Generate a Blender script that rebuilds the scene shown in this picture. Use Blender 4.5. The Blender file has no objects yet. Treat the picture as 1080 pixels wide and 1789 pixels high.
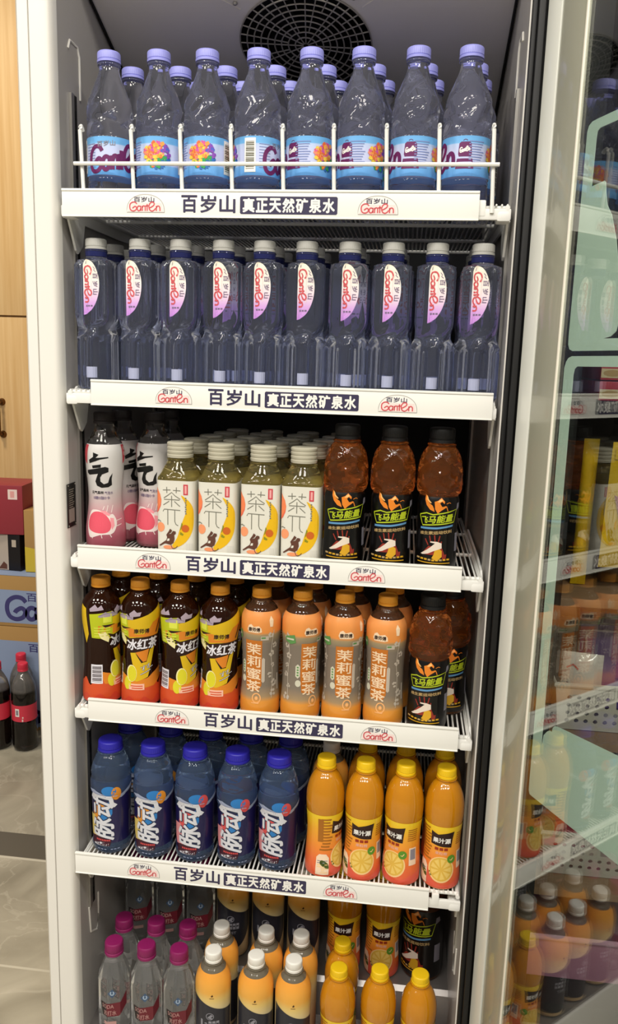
import bpy, bmesh, math, random
from mathutils import Vector, Matrix
from mathutils.geometry import tessellate_polygon
random.seed(7)
PI = math.pi
SC = bpy.context.scene
COL = SC.collection

# ------------------------------------------------------------------ camera, world, lamps, exposure
YAW, PITCH, ROLL = math.radians(6.679), math.radians(10.8506), math.radians(1.7414)
fw = Vector((-math.sin(YAW)*math.cos(PITCH), math.cos(YAW)*math.cos(PITCH), -math.sin(PITCH)))
rt = Vector((math.cos(YAW), math.sin(YAW), 0))
up = rt.cross(fw)
rt, up = rt*math.cos(ROLL)+up*math.sin(ROLL), up*math.cos(ROLL)-rt*math.sin(ROLL)
cam = bpy.data.cameras.new('camera')
cam.sensor_fit = 'VERTICAL'; cam.sensor_height = 36; cam.lens = 1400/1789*36
cam.clip_start = .02
co = bpy.data.objects.new('camera', cam); COL.objects.link(co)
mw = Matrix.Identity(4)
for i in range(3):
    mw[i][0], mw[i][1], mw[i][2] = rt[i], up[i], -fw[i]
mw.translation = Vector((.175, -1.08, 1.30))
co.matrix_world = mw
SC.camera = co
SC.view_settings.view_transform = 'Standard'
SC.view_settings.look = 'None'
SC.view_settings.gamma = 1
SC.view_settings.use_curve_mapping = False
SC.view_settings.exposure = -0.66
SC.cycles.max_bounces = 20
SC.cycles.transmission_bounces = 16
SC.cycles.transparent_max_bounces = 16
SC.cycles.glossy_bounces = 6
SC.cycles.diffuse_bounces = 3
SC.cycles.sample_clamp_indirect = 6
SC.cycles.use_denoising = True

wd = bpy.data.worlds.new('store_air'); SC.world = wd; wd.use_nodes = True
wd.node_tree.nodes['Background'].inputs[0].default_value = (1.0, .94, .86, 1)
wd.node_tree.nodes['Background'].inputs[1].default_value = 0.36

def lamp(x, y, z, w, h, power, col=(1, .95, .87), rot=(0, 0, 0)):
    l = bpy.data.lights.new('ceiling_lamp', 'AREA'); l.shape = 'RECTANGLE'; l.size = w; l.size_y = h
    l.energy = power; l.color = col
    o = bpy.data.objects.new('ceiling_lamp', l); COL.objects.link(o)
    o.location = (x, y, z); o.rotation_euler = rot
    return o
# store lighting: rows of small recessed lamps in the ceiling over the aisle before the fridge
for lx in (-1.55, -.55, .45, 1.45):
    lamp(lx, -1.35, 2.85, .42, .42, 33)
    lamp(lx-.5, -2.35, 2.85, .42, .42, 30)
lamp(-1.5, .75, 2.85, .3, .3, 46, (1, .88, .70))  # extra warm lamp out of view, added to brighten the cupboard at left

# ------------------------------------------------------------------ helpers
def srgb(c):
    if isinstance(c, str):
        c = [int(c[i:i+2], 16)/255 for i in (0, 2, 4)]
    return tuple(x/12.92 if x <= .04045 else ((x+.055)/1.055)**2.4 for x in c)
MATS = {}
def mat(name, col='808080', rough=.5, trans=0., ior=1.45, metal=0., coat=0., spec=.5, sss=0., alpha=1., emit=0):
    if name in MATS: return MATS[name]
    m = bpy.data.materials.new(name); m.use_nodes = True
    b = m.node_tree.nodes['Principled BSDF']
    c = srgb(col)
    b.inputs['Base Color'].default_value = (*c, 1)
    b.inputs['Roughness'].default_value = rough
    b.inputs['IOR'].default_value = ior
    b.inputs['Metallic'].default_value = metal
    b.inputs['Transmission Weight'].default_value = trans
    b.inputs['Coat Weight'].default_value = coat
    b.inputs['Coat Roughness'].default_value = .05
    b.inputs['Specular IOR Level'].default_value = spec
    b.inputs['Alpha'].default_value = alpha
    if sss:
        b.inputs['Subsurface Weight'].default_value = sss
        b.inputs['Subsurface Radius'].default_value = (.02, .012, .004)
        b.inputs['Subsurface Scale'].default_value = .5
    MATS[name] = m
    return m
def gradmat(name, z0, z1, stops, rough=.3, coat=.3, trans=0, alpha=None):
    if name in MATS: return MATS[name]
    m = mat(name, 'ffffff', rough, trans, coat=coat)
    nt = m.node_tree; b = nt.nodes['Principled BSDF']
    tc = nt.nodes.new('ShaderNodeTexCoord'); sx = nt.nodes.new('ShaderNodeSeparateXYZ')
    mr = nt.nodes.new('ShaderNodeMapRange'); cr = nt.nodes.new('ShaderNodeValToRGB')
    nt.links.new(tc.outputs['Object'], sx.inputs[0]); nt.links.new(sx.outputs['Z'], mr.inputs['Value'])
    mr.inputs['From Min'].default_value = z0; mr.inputs['From Max'].default_value = z1
    nt.links.new(mr.outputs[0], cr.inputs[0])
    el = cr.color_ramp.elements
    while len(el) < len(stops): el.new(.5)
    for e, (p, c, *a) in zip(el, stops):
        e.position = p; e.color = (*srgb(c), a[0] if a else 1)
    nt.links.new(cr.outputs[0], b.inputs['Base Color'])
    nt.links.new(cr.outputs[1], b.inputs['Alpha'])
    return m

def mesh_obj(name, bm, mats, parent=None, smooth=True, angle=40):
    bmesh.ops.recalc_face_normals(bm, faces=bm.faces) if smooth == 'fix' else None
    me = bpy.data.meshes.new(name); bm.to_mesh(me); bm.free()
    for m in (mats if isinstance(mats, (list, tuple)) else [mats]): me.materials.append(m)
    if smooth:
        me.polygons.foreach_set('use_smooth', [True]*len(me.polygons))
        me.set_sharp_from_angle(angle=math.radians(angle))
    o = bpy.data.objects.new(name, me); COL.objects.link(o)
    if parent: o.parent = parent
    return o
def tag(o, label=None, cat=None, group=None, kind=None):
    if label: o['label'] = label
    if cat: o['category'] = cat
    if group: o['group'] = group
    if kind: o['kind'] = kind
    return o
def thing(name, label, cat, loc=(0, 0, 0), rz=0, group=None):
    o = bpy.data.objects.new(name, None); COL.objects.link(o)
    o.empty_display_size = .02; o.location = loc; o.rotation_euler = (0, 0, rz)
    return tag(o, label, cat, group)
def copy_tree(o, parent=None):
    c = o.copy(); COL.objects.link(c)
    if parent: c.parent = parent
    for ch in o.children: copy_tree(ch, c)
    return c

def box(bm, x0, x1, y0, y1, z0, z1, mi=0, bev=0):
    vs = [bm.verts.new((x, y, z)) for x in (x0, x1) for y in (y0, y1) for z in (z0, z1)]
    fs = []
    for idx in ((0, 1, 3, 2), (4, 6, 7, 5), (0, 4, 5, 1), (2, 3, 7, 6), (0, 2, 6, 4), (1, 5, 7, 3)):
        f = bm.faces.new([vs[i] for i in idx]); f.material_index = mi; fs.append(f)
    if bev:
        es = list({e for f in fs for e in f.edges})
        bmesh.ops.bevel(bm, geom=es, offset=bev, segments=2, profile=.6, affect='EDGES')
def boxo(name, dims, m, parent=None, bev=.002, loc=None):
    bm = bmesh.new(); box(bm, *dims, bev=bev)
    return mesh_obj(name, bm, m, parent)
def tube(bm, pts, r, seg=8, closed=False, mi=0):
    pts = [Vector(p) for p in pts]; n = len(pts); rings = []
    for i, p in enumerate(pts):
        a = pts[i-1] if (i > 0 or closed) else p
        b = pts[(i+1) % n] if (i < n-1 or closed) else p
        t = (b-a).normalized()
        h = Vector((0, 0, 1)) if abs(t.z) < .9 else Vector((0, 1, 0))
        u = t.cross(h).normalized(); v = t.cross(u)
        rings.append([bm.verts.new(p+(u*math.cos(2*PI*k/seg)+v*math.sin(2*PI*k/seg))*r) for k in range(seg)])
    m = n if closed else n-1
    for i in range(m):
        A, B = rings[i], rings[(i+1) % n]
        for k in range(seg):
            f = bm.faces.new((A[k], B[k], B[(k+1) % seg], A[(k+1) % seg])); f.material_index = mi
    if not closed:
        bm.faces.new(rings[0]); bm.faces.new(list(reversed(rings[-1])))
def prism(bm, poly, z0, z1, mi=0, axis='z'):
    # polygon (a,b) extruded; axis z: (x,y)->z ; axis x: (y,z)->x ; axis y: (x,z)->y
    def P(a, b, c):
        return (a, b, c) if axis == 'z' else ((c, a, b) if axis == 'x' else (a, c, b))
    A = [bm.verts.new(P(a, b, z0)) for a, b in poly]; B = [bm.verts.new(P(a, b, z1)) for a, b in poly]
    n = len(poly)
    fs = [bm.faces.new(A), bm.faces.new(B)]
    for i in range(n):
        fs.append(bm.faces.new((A[i], A[(i+1) % n], B[(i+1) % n], B[i])))
    for f in fs: f.material_index = mi
    bmesh.ops.recalc_face_normals(bm, faces=fs)
def smooth_pts(pts, n=6, closed=False):
    P = [Vector((*p, 0)) if len(p) == 2 else Vector(p) for p in pts]; out = []
    N = len(P); rng = N if closed else N-1
    for i in range(rng):
        p0 = P[(i-1) % N] if (closed or i > 0) else P[i]
        p1, p2 = P[i], P[(i+1) % N]
        p3 = P[(i+2) % N] if (closed or i+2 < N) else p2
        for k in range(n):
            t = k/n
            out.append(.5*((2*p1)+(p2-p0)*t+(2*p0-5*p1+4*p2-p3)*t*t+(3*p1-p0-3*p2+p3)*t**3))
    if not closed: out.append(P[-1])
    return [tuple(q)[:2] for q in out]

# ------------------------------------------------------------------ flat artwork (print on labels and strips)
_tc = {}
def text_tris(s, bold=0.0, shear=0.0):
    """glyph triangles scaled to a unit box; heavier weights are built from shifted copies"""
    k = (s, bold, shear)
    if k not in _tc:
        c = bpy.data.curves.new('glyphs', 'FONT'); c.body = s; c.size = 1; c.resolution_u = 3
        c.shear = shear
        o = bpy.data.objects.new('glyphs', c); COL.objects.link(o)
        dg = bpy.context.evaluated_depsgraph_get()
        e = o.evaluated_get(dg); m = e.to_mesh()
        v0 = [(v.co.x, v.co.y) for v in m.vertices]; f0 = [tuple(p.vertices) for p in m.polygons]
        e.to_mesh_clear(); bpy.data.objects.remove(o); bpy.data.curves.remove(c)
        sh = [(0, 0)] if bold < .005 else [(bold*.5*x, bold*.5*y) for x, y in ((1, 0), (-1, 0), (0, 1), (0, -1), (.7, .7), (-.7, .7), (.7, -.7), (-.7, -.7))]
        xs = [v[0]+d[0] for v in v0 for d in sh]; ys = [v[1]+d[1] for v in v0 for d in sh]
        x0, x1, y0, y1 = min(xs), max(xs), min(ys), max(ys)
        _tc[k] = [([((x+dx-x0)/(x1-x0), (y+dy-y0)/(y1-y0)) for x, y in v0], f0) for dx, dy in sh]
    return _tc[k]
class Art:
    def __init__(s):
        s.items = []           # (verts2d, faces, material, layer)
    def raw(s, v, f, m, l): s.items.append((v, f, m, l))
    def poly(s, pts, m, l=0, sm=0):
        if sm: pts = smooth_pts(pts, sm, True)
        tr = tessellate_polygon([[Vector((x, y, 0)) for x, y in pts]])
        s.raw(list(pts), tr, m, l)
    def rect(s, x0, y0, x1, y1, m, l=0): s.raw([(x0, y0), (x1, y0), (x1, y1), (x0, y1)], [(0, 1, 2, 3)], m, l)
    def ell(s, x, y, rx, ry, m, l=0, n=24, a0=0, a1=360):
        pts = [(x+rx*math.cos(math.radians(a0+(a1-a0)*i/n)), y+ry*math.sin(math.radians(a0+(a1-a0)*i/n))) for i in range(n+(a1-a0 < 360))]
        s.poly(pts, m, l)
    def ring(s, x, y, rx, ry, w, m, l=0, a0=0, a1=360, n=28):
        s.stroke([(x+rx*math.cos(math.radians(a0+(a1-a0)*i/n)), y+ry*math.sin(math.radians(a0+(a1-a0)*i/n))) for i in range(n+1)], w, m, l)
    def stroke(s, pts, w, m, l=0, sm=0, taper=0):
        if sm: pts = smooth_pts(pts, sm)
        n = len(pts); V = []; F = []
        for i, (x, y) in enumerate(pts):
            a = pts[max(i-1, 0)]; b = pts[min(i+1, n-1)]
            dx, dy = b[0]-a[0], b[1]-a[1]; d = math.hypot(dx, dy) or 1
            ww = w*(1-taper*abs(2*i/(n-1)-1))/2
            V += [(x-dy/d*ww, y+dx/d*ww), (x+dy/d*ww, y-dx/d*ww)]
            if i: F.append((2*i-2, 2*i-1, 2*i+1, 2*i))
        s.raw(V, F, m, l)
    def text(s, t, x0, y0, x1, y1, m, l=0, bold=.02, shear=0, rot=0, skew=0):
        w, h = x1-x0, y1-y0
        for i, (v, f) in enumerate(text_tris(t, bold, shear)):
            if rot == 90:   v2 = [(x1-y*w, y0+x*h) for x, y in v]      # reads bottom to top
            elif rot == -90: v2 = [(x0+y*w, y1-x*h) for x, y in v]     # reads top to bottom
            else: v2 = [(x0+x*w, y0+y*h+skew*(x-.5)*w) for x, y in v]
            s.raw(v2, f, m, l+.06*i)
    def logo(s, x, y, w, h, m, l=0, lw=.11, skew=0, rot=0):
        # looping handwritten brand script, drawn in a 3.3 x 1 box
        L = [[(.78, .78), (.62, .95), (.35, .97), (.1, .78), (.04, .45), (.14, .14), (.4, .03), (.66, .14), (.74, .38), (.6, .52), (.4, .4), (.34, .3)],
             [(1.16, .5), (.98, .56), (.84, .44), (.82, .2), (.94, .06), (1.1, .12), (1.17, .3)], [(1.18, .58), (1.19, .05)],
             [(1.34, .58), (1.34, .05)], [(1.34, .4), (1.42, .56), (1.56, .56), (1.63, .42), (1.63, .05)],
             [(1.63, .56), (1.98, .6)], [(1.84, .78), (1.84, .05)],
             [(2.08, .36), (2.3, .48), (2.52, .66), (2.56, .86), (2.42, .98), (2.22, .94), (2.06, .72), (2.02, .42), (2.12, .14), (2.34, .03), (2.56, .14), (2.7, .34)],
             [(2.78, .58), (2.78, .05)], [(2.78, .38), (2.88, .55), (3.04, .56), (3.14, .4), (3.15, .05)]]
        for st in L:
            p = smooth_pts(st, 4) if len(st) > 2 else st
            q = [(px/3.25, py) for px, py in p]
            if rot == -90: q = [(x+b*w, y+h-a*h) for a, b in q]; 
            else: q = [(x+a*w, y+b*h+skew*(a-.5)*w) for a, b in q]
            s.stroke(q, lw*(w if rot == -90 else h), m, l)
    def build(s, name, mapf, mats, parent, du=None, dv=None, base=.00025, step=.00012):
        """mapf(u, v, off) -> xyz"""
        bm = bmesh.new()
        names = []
        for m in [i[2] for i in s.items]:
            if m not in names: names.append(m)
        for V, F, m, l in s.items:
            b2 = bmesh.new()
            vs = [b2.verts.new((x, y, 0)) for x, y in V]
            for f in F:
                try: b2.faces.new([vs[i] for i in f])
                except ValueError: pass
            for f in b2.faces:
                if f.normal.z < 0 or (f.normal_update() or f.normal.z < 0): f.normal_flip()
            for ax, d in ((0, du), (1, dv)):
                if not d: continue
                lo = min(v.co[ax] for v in b2.verts); hi = max(v.co[ax] for v in b2.verts)
                k = math.floor(lo/d)+1
                while k*d < hi:
                    n = Vector((0, 0, 0)); n[ax] = 1; p = Vector((0, 0, 0)); p[ax] = k*d
                    bmesh.ops.bisect_plane(b2, geom=b2.verts[:]+b2.edges[:]+b2.faces[:], plane_co=p, plane_no=n)
                    k += 1
            idx = {}
            for v in b2.verts: idx[v] = bm.verts.new(mapf(v.co.x, v.co.y, base+step*l))
            for f in b2.faces:
                try: bm.faces.new([idx[v] for v in f.verts]).material_index = names.index(m)
                except ValueError: pass
            b2.free()
        return mesh_obj(name, bm, [MATS[n] for n in names], parent, smooth=False)

# ------------------------------------------------------------------ bottle kit
def interp(prof, z):
    if z <= prof[0][0]: return prof[0][1]
    for (a, ra), (b, rb) in zip(prof, prof[1:]):
        if z <= b: return ra+(rb-ra)*(z-a)/(b-a) if b > a else rb
    return prof[-1][1]
def smooth_profile(pts, n=5):
    out = smooth_pts(pts, n)
    return sorted(out, key=lambda p: p[0])
class Bottle:
    """prof: (z, r) up to the cap, mod(theta, z, r) -> r"""
    def __init__(s, prof, mod=None, zref=.05, n=5):
        s.prof = smooth_profile(prof, n); s.mod = mod or (lambda t, z, r: r); s.zref = zref
        N = 720; s.th = [-PI+2*PI*i/N for i in range(N+1)]
        P = [s.pos(t, zref, 0) for t in s.th]; acc = [0]
        for a, b in zip(P, P[1:]): acc.append(acc[-1]+math.dist(a, b))
        mid = acc[N//2]; s.arc = [a-mid for a in acc]; s.per = acc[-1]
    def pos(s, t, z, off):
        r = s.mod(t, z, interp(s.prof, z))+off
        return (r*math.sin(t), -r*math.cos(t), z)
    def theta(s, u):
        u = (u-s.arc[0]) % s.per+s.arc[0]
        i = int((u-s.arc[0])/s.per*720)
        i = min(max(i, 0), 719)
        while i > 0 and s.arc[i] > u: i -= 1
        while i < 719 and s.arc[i+1] < u: i += 1
        f = (u-s.arc[i])/max(s.arc[i+1]-s.arc[i], 1e-9)
        return s.th[i]+f*(s.th[i+1]-s.th[i])
    def map(s, u, v, off): return s.pos(s.theta(u), v, off)
    def body(s, name, m, parent, seg=72, foot=.004):
        bm = bmesh.new(); rows = []
        zs = [p[0] for p in s.prof]
        zz = []
        for a, b in zip(zs, zs[1:]):
            k = max(1, int((b-a)/.003))
            zz += [a+(b-a)*i/k for i in range(k)]
        zz.append(zs[-1])
        for z in zz:
            rows.append([bm.verts.new(s.pos(2*PI*k/seg, z, 0)) for k in range(seg)])
        for A, B in zip(rows, rows[1:]):
            for k in range(seg): bm.faces.new((A[k], A[(k+1) % seg], B[(k+1) % seg], B[k]))
        c = bm.verts.new((0, 0, zz[0]+foot)); t = bm.verts.new((0, 0, zz[-1]))
        for k in range(seg):
            bm.faces.new((rows[0][(k+1) % seg], rows[0][k], c)); bm.faces.new((rows[-1][k], rows[-1][(k+1) % seg], t))
        return mesh_obj(name, bm, m, parent, angle=60)
    def sheet(s, name, m, parent, z0, z1, t0=-180, t1=180, off=.0003, top=None, bot=None, nu=72):
        bm = bmesh.new(); full = (t1-t0 >= 360); rows = []
        nv = max(2, int((z1-z0)/.005))
        for j in range(nv+1):
            row = []
            for i in range(nu+(not full)):
                t = math.radians(t0+(t1-t0)*i/nu)
                a = bot(t) if bot else z0; b = top(t) if top else z1
                row.append(bm.verts.new(s.pos(t, a+(b-a)*j/nv, off)))
            rows.append(row)
        for A, B in zip(rows, rows[1:]):
            for i in range(nu):
                k = (i+1) % len(A)
                bm.faces.new((A[i], A[k], B[k], B[i]))
        return mesh_obj(name, bm, m, parent)
def lathe(name, prof, m, parent, seg=48, knurl=0, nk=40, z0=0):
    """prof list of (r, z) from bottom to top, poles closed"""
    bm = bmesh.new(); rows = []
    for r, z, *k in prof:
        kk = knurl if (k and k[0]) else 0
        rows.append([bm.verts.new(((r+kk*math.cos(nk*2*PI*i/seg))*math.sin(2*PI*i/seg), -(r+kk*math.cos(nk*2*PI*i/seg))*math.cos(2*PI*i/seg), z0+z)) for i in range(seg)])
    for A, B in zip(rows, rows[1:]):
        for i in range(seg): bm.faces.new((A[i], A[(i+1) % seg], B[(i+1) % seg], B[i]))
    bm.faces.new(list(reversed(rows[0]))); bm.faces.new(rows[-1])
    return mesh_obj(name, bm, m, parent, angle=35)
def cap(parent, m, z0, z1, r, ring=True, grooves=None, name='cap'):
    h = z1-z0
    p = [(r*.8, 0), (r*1.03, 0), (r*1.03, h*.2), (r*.96, h*.23), (r*.97, h*.27), (r, h*.3, 1), (r, h*.84, 1), (r*.97, h*.93), (r*.9, h*.985), (r*.8, h), (.001, h)] if ring else \
        [(r*.8, 0), (r, 0, 1), (r, h*.84, 1), (r*.97, h*.93), (r*.9, h*.985), (r*.8, h), (.001, h)]
    if grooves:
        p = [(r*.85, 0), (r*1.0, 0)]
        for k in range(grooves):
            a = h*(k/grooves); b = h/grooves
            p += [(r*1.0, a+b*.1), (r*1.02, a+b*.35), (r*1.02, a+b*.7), (r*.965, a+b*.9)]
        p += [(r*.93, h*.99), (r*.85, h), (.001, h)]
    return lathe(name, p, m, parent, seg=120, knurl=r*.012 if not grooves else 0, nk=40, z0=z0)
def squircle(n):
    def f(t, r):
        c, s_ = abs(math.cos(t)), abs(math.sin(t))
        return r/((c**n+s_**n)**(1/n))
    return f

# ------------------------------------------------------------------ materials
mat('white_enamel', 'e9e6de', .32, coat=.2)
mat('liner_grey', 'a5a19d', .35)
mat('shelf_white', 'efeee8', .35)
mat('strip_white', 'f2f1ea', .3)
mat('navy_ink', '37324f', .5); mat('white_ink', 'f1efe9', .5); mat('red_ink', 'd0545a', .5); mat('pink_ink', 'f3dcd6', .5)
mat('grey_ink', '8a8792', .5); mat('black_ink', '0c0b0c', .45); mat('arch_line', 'a9a29a', .5)
mat('gasket_black', '0b0b0b', .55); mat('metal', 'b9b6b0', .35, metal=.8); mat('dark_slot', '100f0f', .6)
mat('cavity_black', '040404', .8)
mat('panel_grey', 'ebe7e3', .45)
mat('back_shade', '0f1014', .7)  # near-black colour holds the shade behind the bottles on the back wall
mat('floor_liner', '9c9794', .3, metal=.6)
mat('water_blue', 'e6e8fa', .0, trans=.955, ior=1.34)
mat('water_blue2', 'dde3f8', .0, trans=.965, ior=1.34)
mat('lavender_cap', '9a9ce6', .4); mat('grey_cap', 'b3b2ac', .45)
mat('neck_blue', '343a78', .15, trans=.5, ior=1.4)
mat('sky_blue', '6fb0ea', .3, coat=.3); mat('purple_ink', '6a1f5c', .4); mat('pale_lilac', 'c9cdf0', .35)

# ------------------------------------------------------------------ setting: floor, back wall, side wall
def tile_floor():
    m = mat('marble_tile', '8f8878', .28)
    nt = m.node_tree; b = nt.nodes['Principled BSDF']; L = nt.links.new; N = nt.nodes.new
    tc = N('ShaderNodeTexCoord')
    n1 = N('ShaderNodeTexNoise'); n1.inputs['Scale'].default_value = 5; n1.inputs['Detail'].default_value = 8; n1.inputs['Distortion'].default_value = .9
    cr = N('ShaderNodeValToRGB'); e = cr.color_ramp.elements
    e[0].position = .3; e[0].color = (*srgb('8a8474'), 1); e[1].position = .72; e[1].color = (*srgb('b5ae9c'), 1)
    L(tc.outputs['Object'], n1.inputs['Vector']); L(n1.outputs[0], cr.inputs[0])
    v = N('ShaderNodeTexNoise'); v.inputs['Scale'].default_value = 3.1; v.inputs['Detail'].default_value = 5; v.inputs['Distortion'].default_value = 2.2
    L(tc.outputs['Object'], v.inputs['Vector'])
    ab = N('ShaderNodeMath'); ab.operation = 'SUBTRACT'; ab.inputs[1].default_value = .5; L(v.outputs[0], ab.inputs[0])
    ab2 = N('ShaderNodeMath'); ab2.operation = 'ABSOLUTE'; L(ab.outputs[0], ab2.inputs[0])
    vr = N('ShaderNodeMapRange'); vr.inputs['From Min'].default_value = 0; vr.inputs['From Max'].default_value = .018
    vr.inputs['To Min'].default_value = .35; vr.inputs['To Max'].default_value = 0; L(ab2.outputs[0], vr.inputs['Value'])
    mx = N('ShaderNodeMix'); mx.data_type = 'RGBA'; mx.inputs['B'].default_value = (*srgb('c2bbaa'), 1)
    L(vr.outputs[0], mx.inputs['Factor']); L(cr.outputs[0], mx.inputs['A'])
    # a dark border band and pale joints across the tiles
    sx = N('ShaderNodeSeparateXYZ'); L(tc.outputs['Object'], sx.inputs[0])
    def band(c, w):
        q = N('ShaderNodeMath'); q.operation = 'COMPARE'; q.inputs[1].default_value = c; q.inputs[2].default_value = w
        L(sx.outputs['Y'], q.inputs[0]); return q
    cur = mx.outputs['Result']
    for c, w, colr in ((.752, .05, '5d584d'), (.697, .004, 'c5bfae'), (.34, .003, 'bdb7a6'), (-.36, .003, 'bdb7a6'), (1.41, .003, 'bdb7a6')):
        k = N('ShaderNodeMix'); k.data_type = 'RGBA'; k.inputs['B'].default_value = (*srgb(colr), 1)
        q = band(c, w); L(q.outputs[0], k.inputs['Factor']); L(cur, k.inputs['A']); cur = k.outputs['Result']
    L(cur, b.inputs['Base Color'])
    return m
tag(boxo('floor', (-3, 3.2, -5, 2.6, -.05, 0), tile_floor(), bev=0), kind='structure')
mat('wall_paint', 'b9ad98', .7)
tag(boxo('wall_back', (-3, 3.2, 2.2, 2.3, 0, 3), MATS['wall_paint'], bev=0), kind='structure')

# ------------------------------------------------------------------ the refrigerator
fr = thing('display_refrigerator', 'tall white display refrigerator with open glass door and five stocked shelves', 'refrigerator', (0, 0, 0))
XL, XR = -.303, .297
def post(sgn):
    # plan outline of one side wall, front at y=-.005, inner face at XL / XR
    o, i = (-.352, XL) if sgn < 0 else (.345, XR)
    d = 1 if sgn < 0 else -1
    pts = [(o, .56), (o, .0), (o+d*.004, -.005)]
    if sgn < 0:
        pts += [(o+.0178, -.005), (o+.0183, -.001), (o+.0192, -.001), (o+.0197, -.005)]
        pts += [(i-.009, -.005), (i-.0055, -.004), (i-.0025, -.0008), (i-.0006, .005), (i, .014)]
    else:
        pts += [(i+.003, -.005), (i, -.003)]
    pts += [(i, .56)]
    return pts
bm = bmesh.new()
prism(bm, post(-1), .06, 1.96)
def liner(bm, s_):
    for f in bm.faces:
        f.normal_update()
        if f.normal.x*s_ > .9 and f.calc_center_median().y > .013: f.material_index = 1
    return bm
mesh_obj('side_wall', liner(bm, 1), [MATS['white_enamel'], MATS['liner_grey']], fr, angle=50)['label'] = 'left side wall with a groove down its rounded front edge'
bm = bmesh.new()
prism(bm, post(1), .06, 1.96)
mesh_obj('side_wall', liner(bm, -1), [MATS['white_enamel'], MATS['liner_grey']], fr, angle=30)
boxo('back_wall', (XL, XR, .50, .56, .06, 1.96), MATS['back_shade'], fr, 0)
boxo('roof', (-.352, .345, .0, .56, 1.96, 2.02), MATS['white_enamel'], fr)
boxo('base', (-.352, .345, .0, .56, .02, .06), MATS['white_enamel'], fr)
# stainless floor with the raised compressor step behind
bm = bmesh.new()
prism(bm, [(.0, .06), (.0, .183), (.118, .183), (.130, .238), (.137, .245), (.50, .245), (.50, .06)], XL, XR, axis='x')
mesh_obj('cabin_floor', bm, MATS['floor_liner'], fr, angle=30)
boxo('kick_plate', (-.352, .345, -.005, .0, .02, .178), MATS['white_enamel'], fr, .001)
# sloping evaporator cover with the fan grille
def zp(y): return 1.788-.39*(y-.133)
bm = bmesh.new()
nrm = Vector((0, -.39, -1)).normalized()
FC = Vector((-.0016, .2099, zp(.2099)))
ex = Vector((1, 0, 0)); ey = Vector((0, 1, -.39)).normalized()
FR = .098
# plate with a round hole
outer = [(XL, -.185), (XL, .30), (XR, .30), (XR, -.185)]
ring = [(FR*math.cos(2*PI*i/64), FR*math.sin(2*PI*i/64)) for i in range(64)]
loops = [[Vector((x+.0016, y, 0)) for x, y in outer], [Vector((x, y, 0)) for x, y in reversed(ring)]]
flat = [v for l in loops for v in l]
def fpos(a, b, h=0):
    return FC+ex*a+ey*b+nrm*h
vs = [bm.verts.new(fpos(v.x, v.y)) for v in flat]
for t in tessellate_polygon(loops):
    bm.faces.new([vs[i] for i in t])
bmesh.ops.recalc_face_normals(bm, faces=bm.faces)
# pressed diagonal ribs running from the fan to the corners
for a in (38, 142, 218, 322):
    c, s_ = math.cos(math.radians(a)), math.sin(math.radians(a))
    rr = [FR+.012, .31 if a < 180 else .24]
    tube(bm, [fpos(c*rr[0], s_*rr[0], .0003), fpos(c*rr[1], s_*rr[1], .0003)], .0011, 6)
    for q in (.45, .7):
        r0 = rr[0]+(rr[1]-rr[0])*q
        tube(bm, [fpos(c*r0-s_*.007, s_*r0+c*.007, .0003), fpos(c*r0+s_*.007, s_*r0-c*.007, .0003)], .0007, 6)
mesh_obj('evaporator_cover', bm, MATS['panel_grey'], fr, angle=30)
bm = bmesh.new()
for cx_, cy_ in ((.075, -.085), (-.092, -.08), (.075, .1), (-.092, .1)):
    bmesh.ops.create_uvsphere(bm, u_segments=10, v_segments=6, radius=.0035, matrix=Matrix.Translation(fpos(cx_, cy_, .001)))
mesh_obj('screw', bm, MATS['metal'], fr)
# black bead along both ends of the cover
for x in (XL+.003, XR-.003):
    bm = bmesh.new()
    tube(bm, [Vector((x, .0, zp(.0)-.002)), Vector((x, .49, zp(.49)-.002))], .0022, 6)
    mesh_obj('cover_seal', bm, MATS['gasket_black'], fr)
# fan: dark well behind and the wire guard in front
bm = bmesh.new()
A = [bm.verts.new(fpos(FR*1.02*math.cos(2*PI*i/48), FR*1.02*math.sin(2*PI*i/48), -.002)) for i in range(48)]
B = [bm.verts.new(fpos(FR*1.02*math.cos(2*PI*i/48), FR*1.02*math.sin(2*PI*i/48), -.04)) for i in range(48)]
for i in range(48): bm.faces.new((A[i], A[(i+1) % 48], B[(i+1) % 48], B[i]))
bm.faces.new(B)
fan = mesh_obj('fan', bm, MATS['cavity_black'], fr, smooth=False)
bm = bmesh.new()
for k in range(5):
    a0 = 2*PI*k/5
    pts = [fpos(.018*math.cos(a0), .018*math.sin(a0), -.02), fpos(.085*math.cos(a0-.25), .085*math.sin(a0-.25), -.016),
           fpos(.088*math.cos(a0+.35), .088*math.sin(a0+.35), -.03), fpos(.018*math.cos(a0+.5), .018*math.sin(a0+.5), -.026)]
    f1 = bm.faces.new([bm.verts.new(p) for p in pts])
bmesh.ops.solidify(bm, geom=bm.faces[:], thickness=.002)
mesh_obj('fan_blade', bm, mat('blade_black', '181818', .5), fan, smooth=False)
bm = bmesh.new()
for q in range(1, 10):
    r = FR*(.06+.94*q/9)
    tube(bm, [fpos(r*math.cos(2*PI*i/56), r*math.sin(2*PI*i/56), .002) for i in range(56)], .0011, 6, closed=True)
for k in range(36):
    a = 2*PI*(k+.5)/36
    r0 = .004 if k % 3 == 0 else (FR*.27 if k % 3 == 1 else FR*.68)
    tube(bm, [fpos(r0*math.cos(a), r0*math.sin(a), .002), fpos(FR*math.cos(a), FR*math.sin(a), .002)], .001, 6)
bm2 = bm
mesh_obj('fan_grille', bm2, mat('grille_wire', 'a8a39c', .4, metal=.3), fan)
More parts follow.
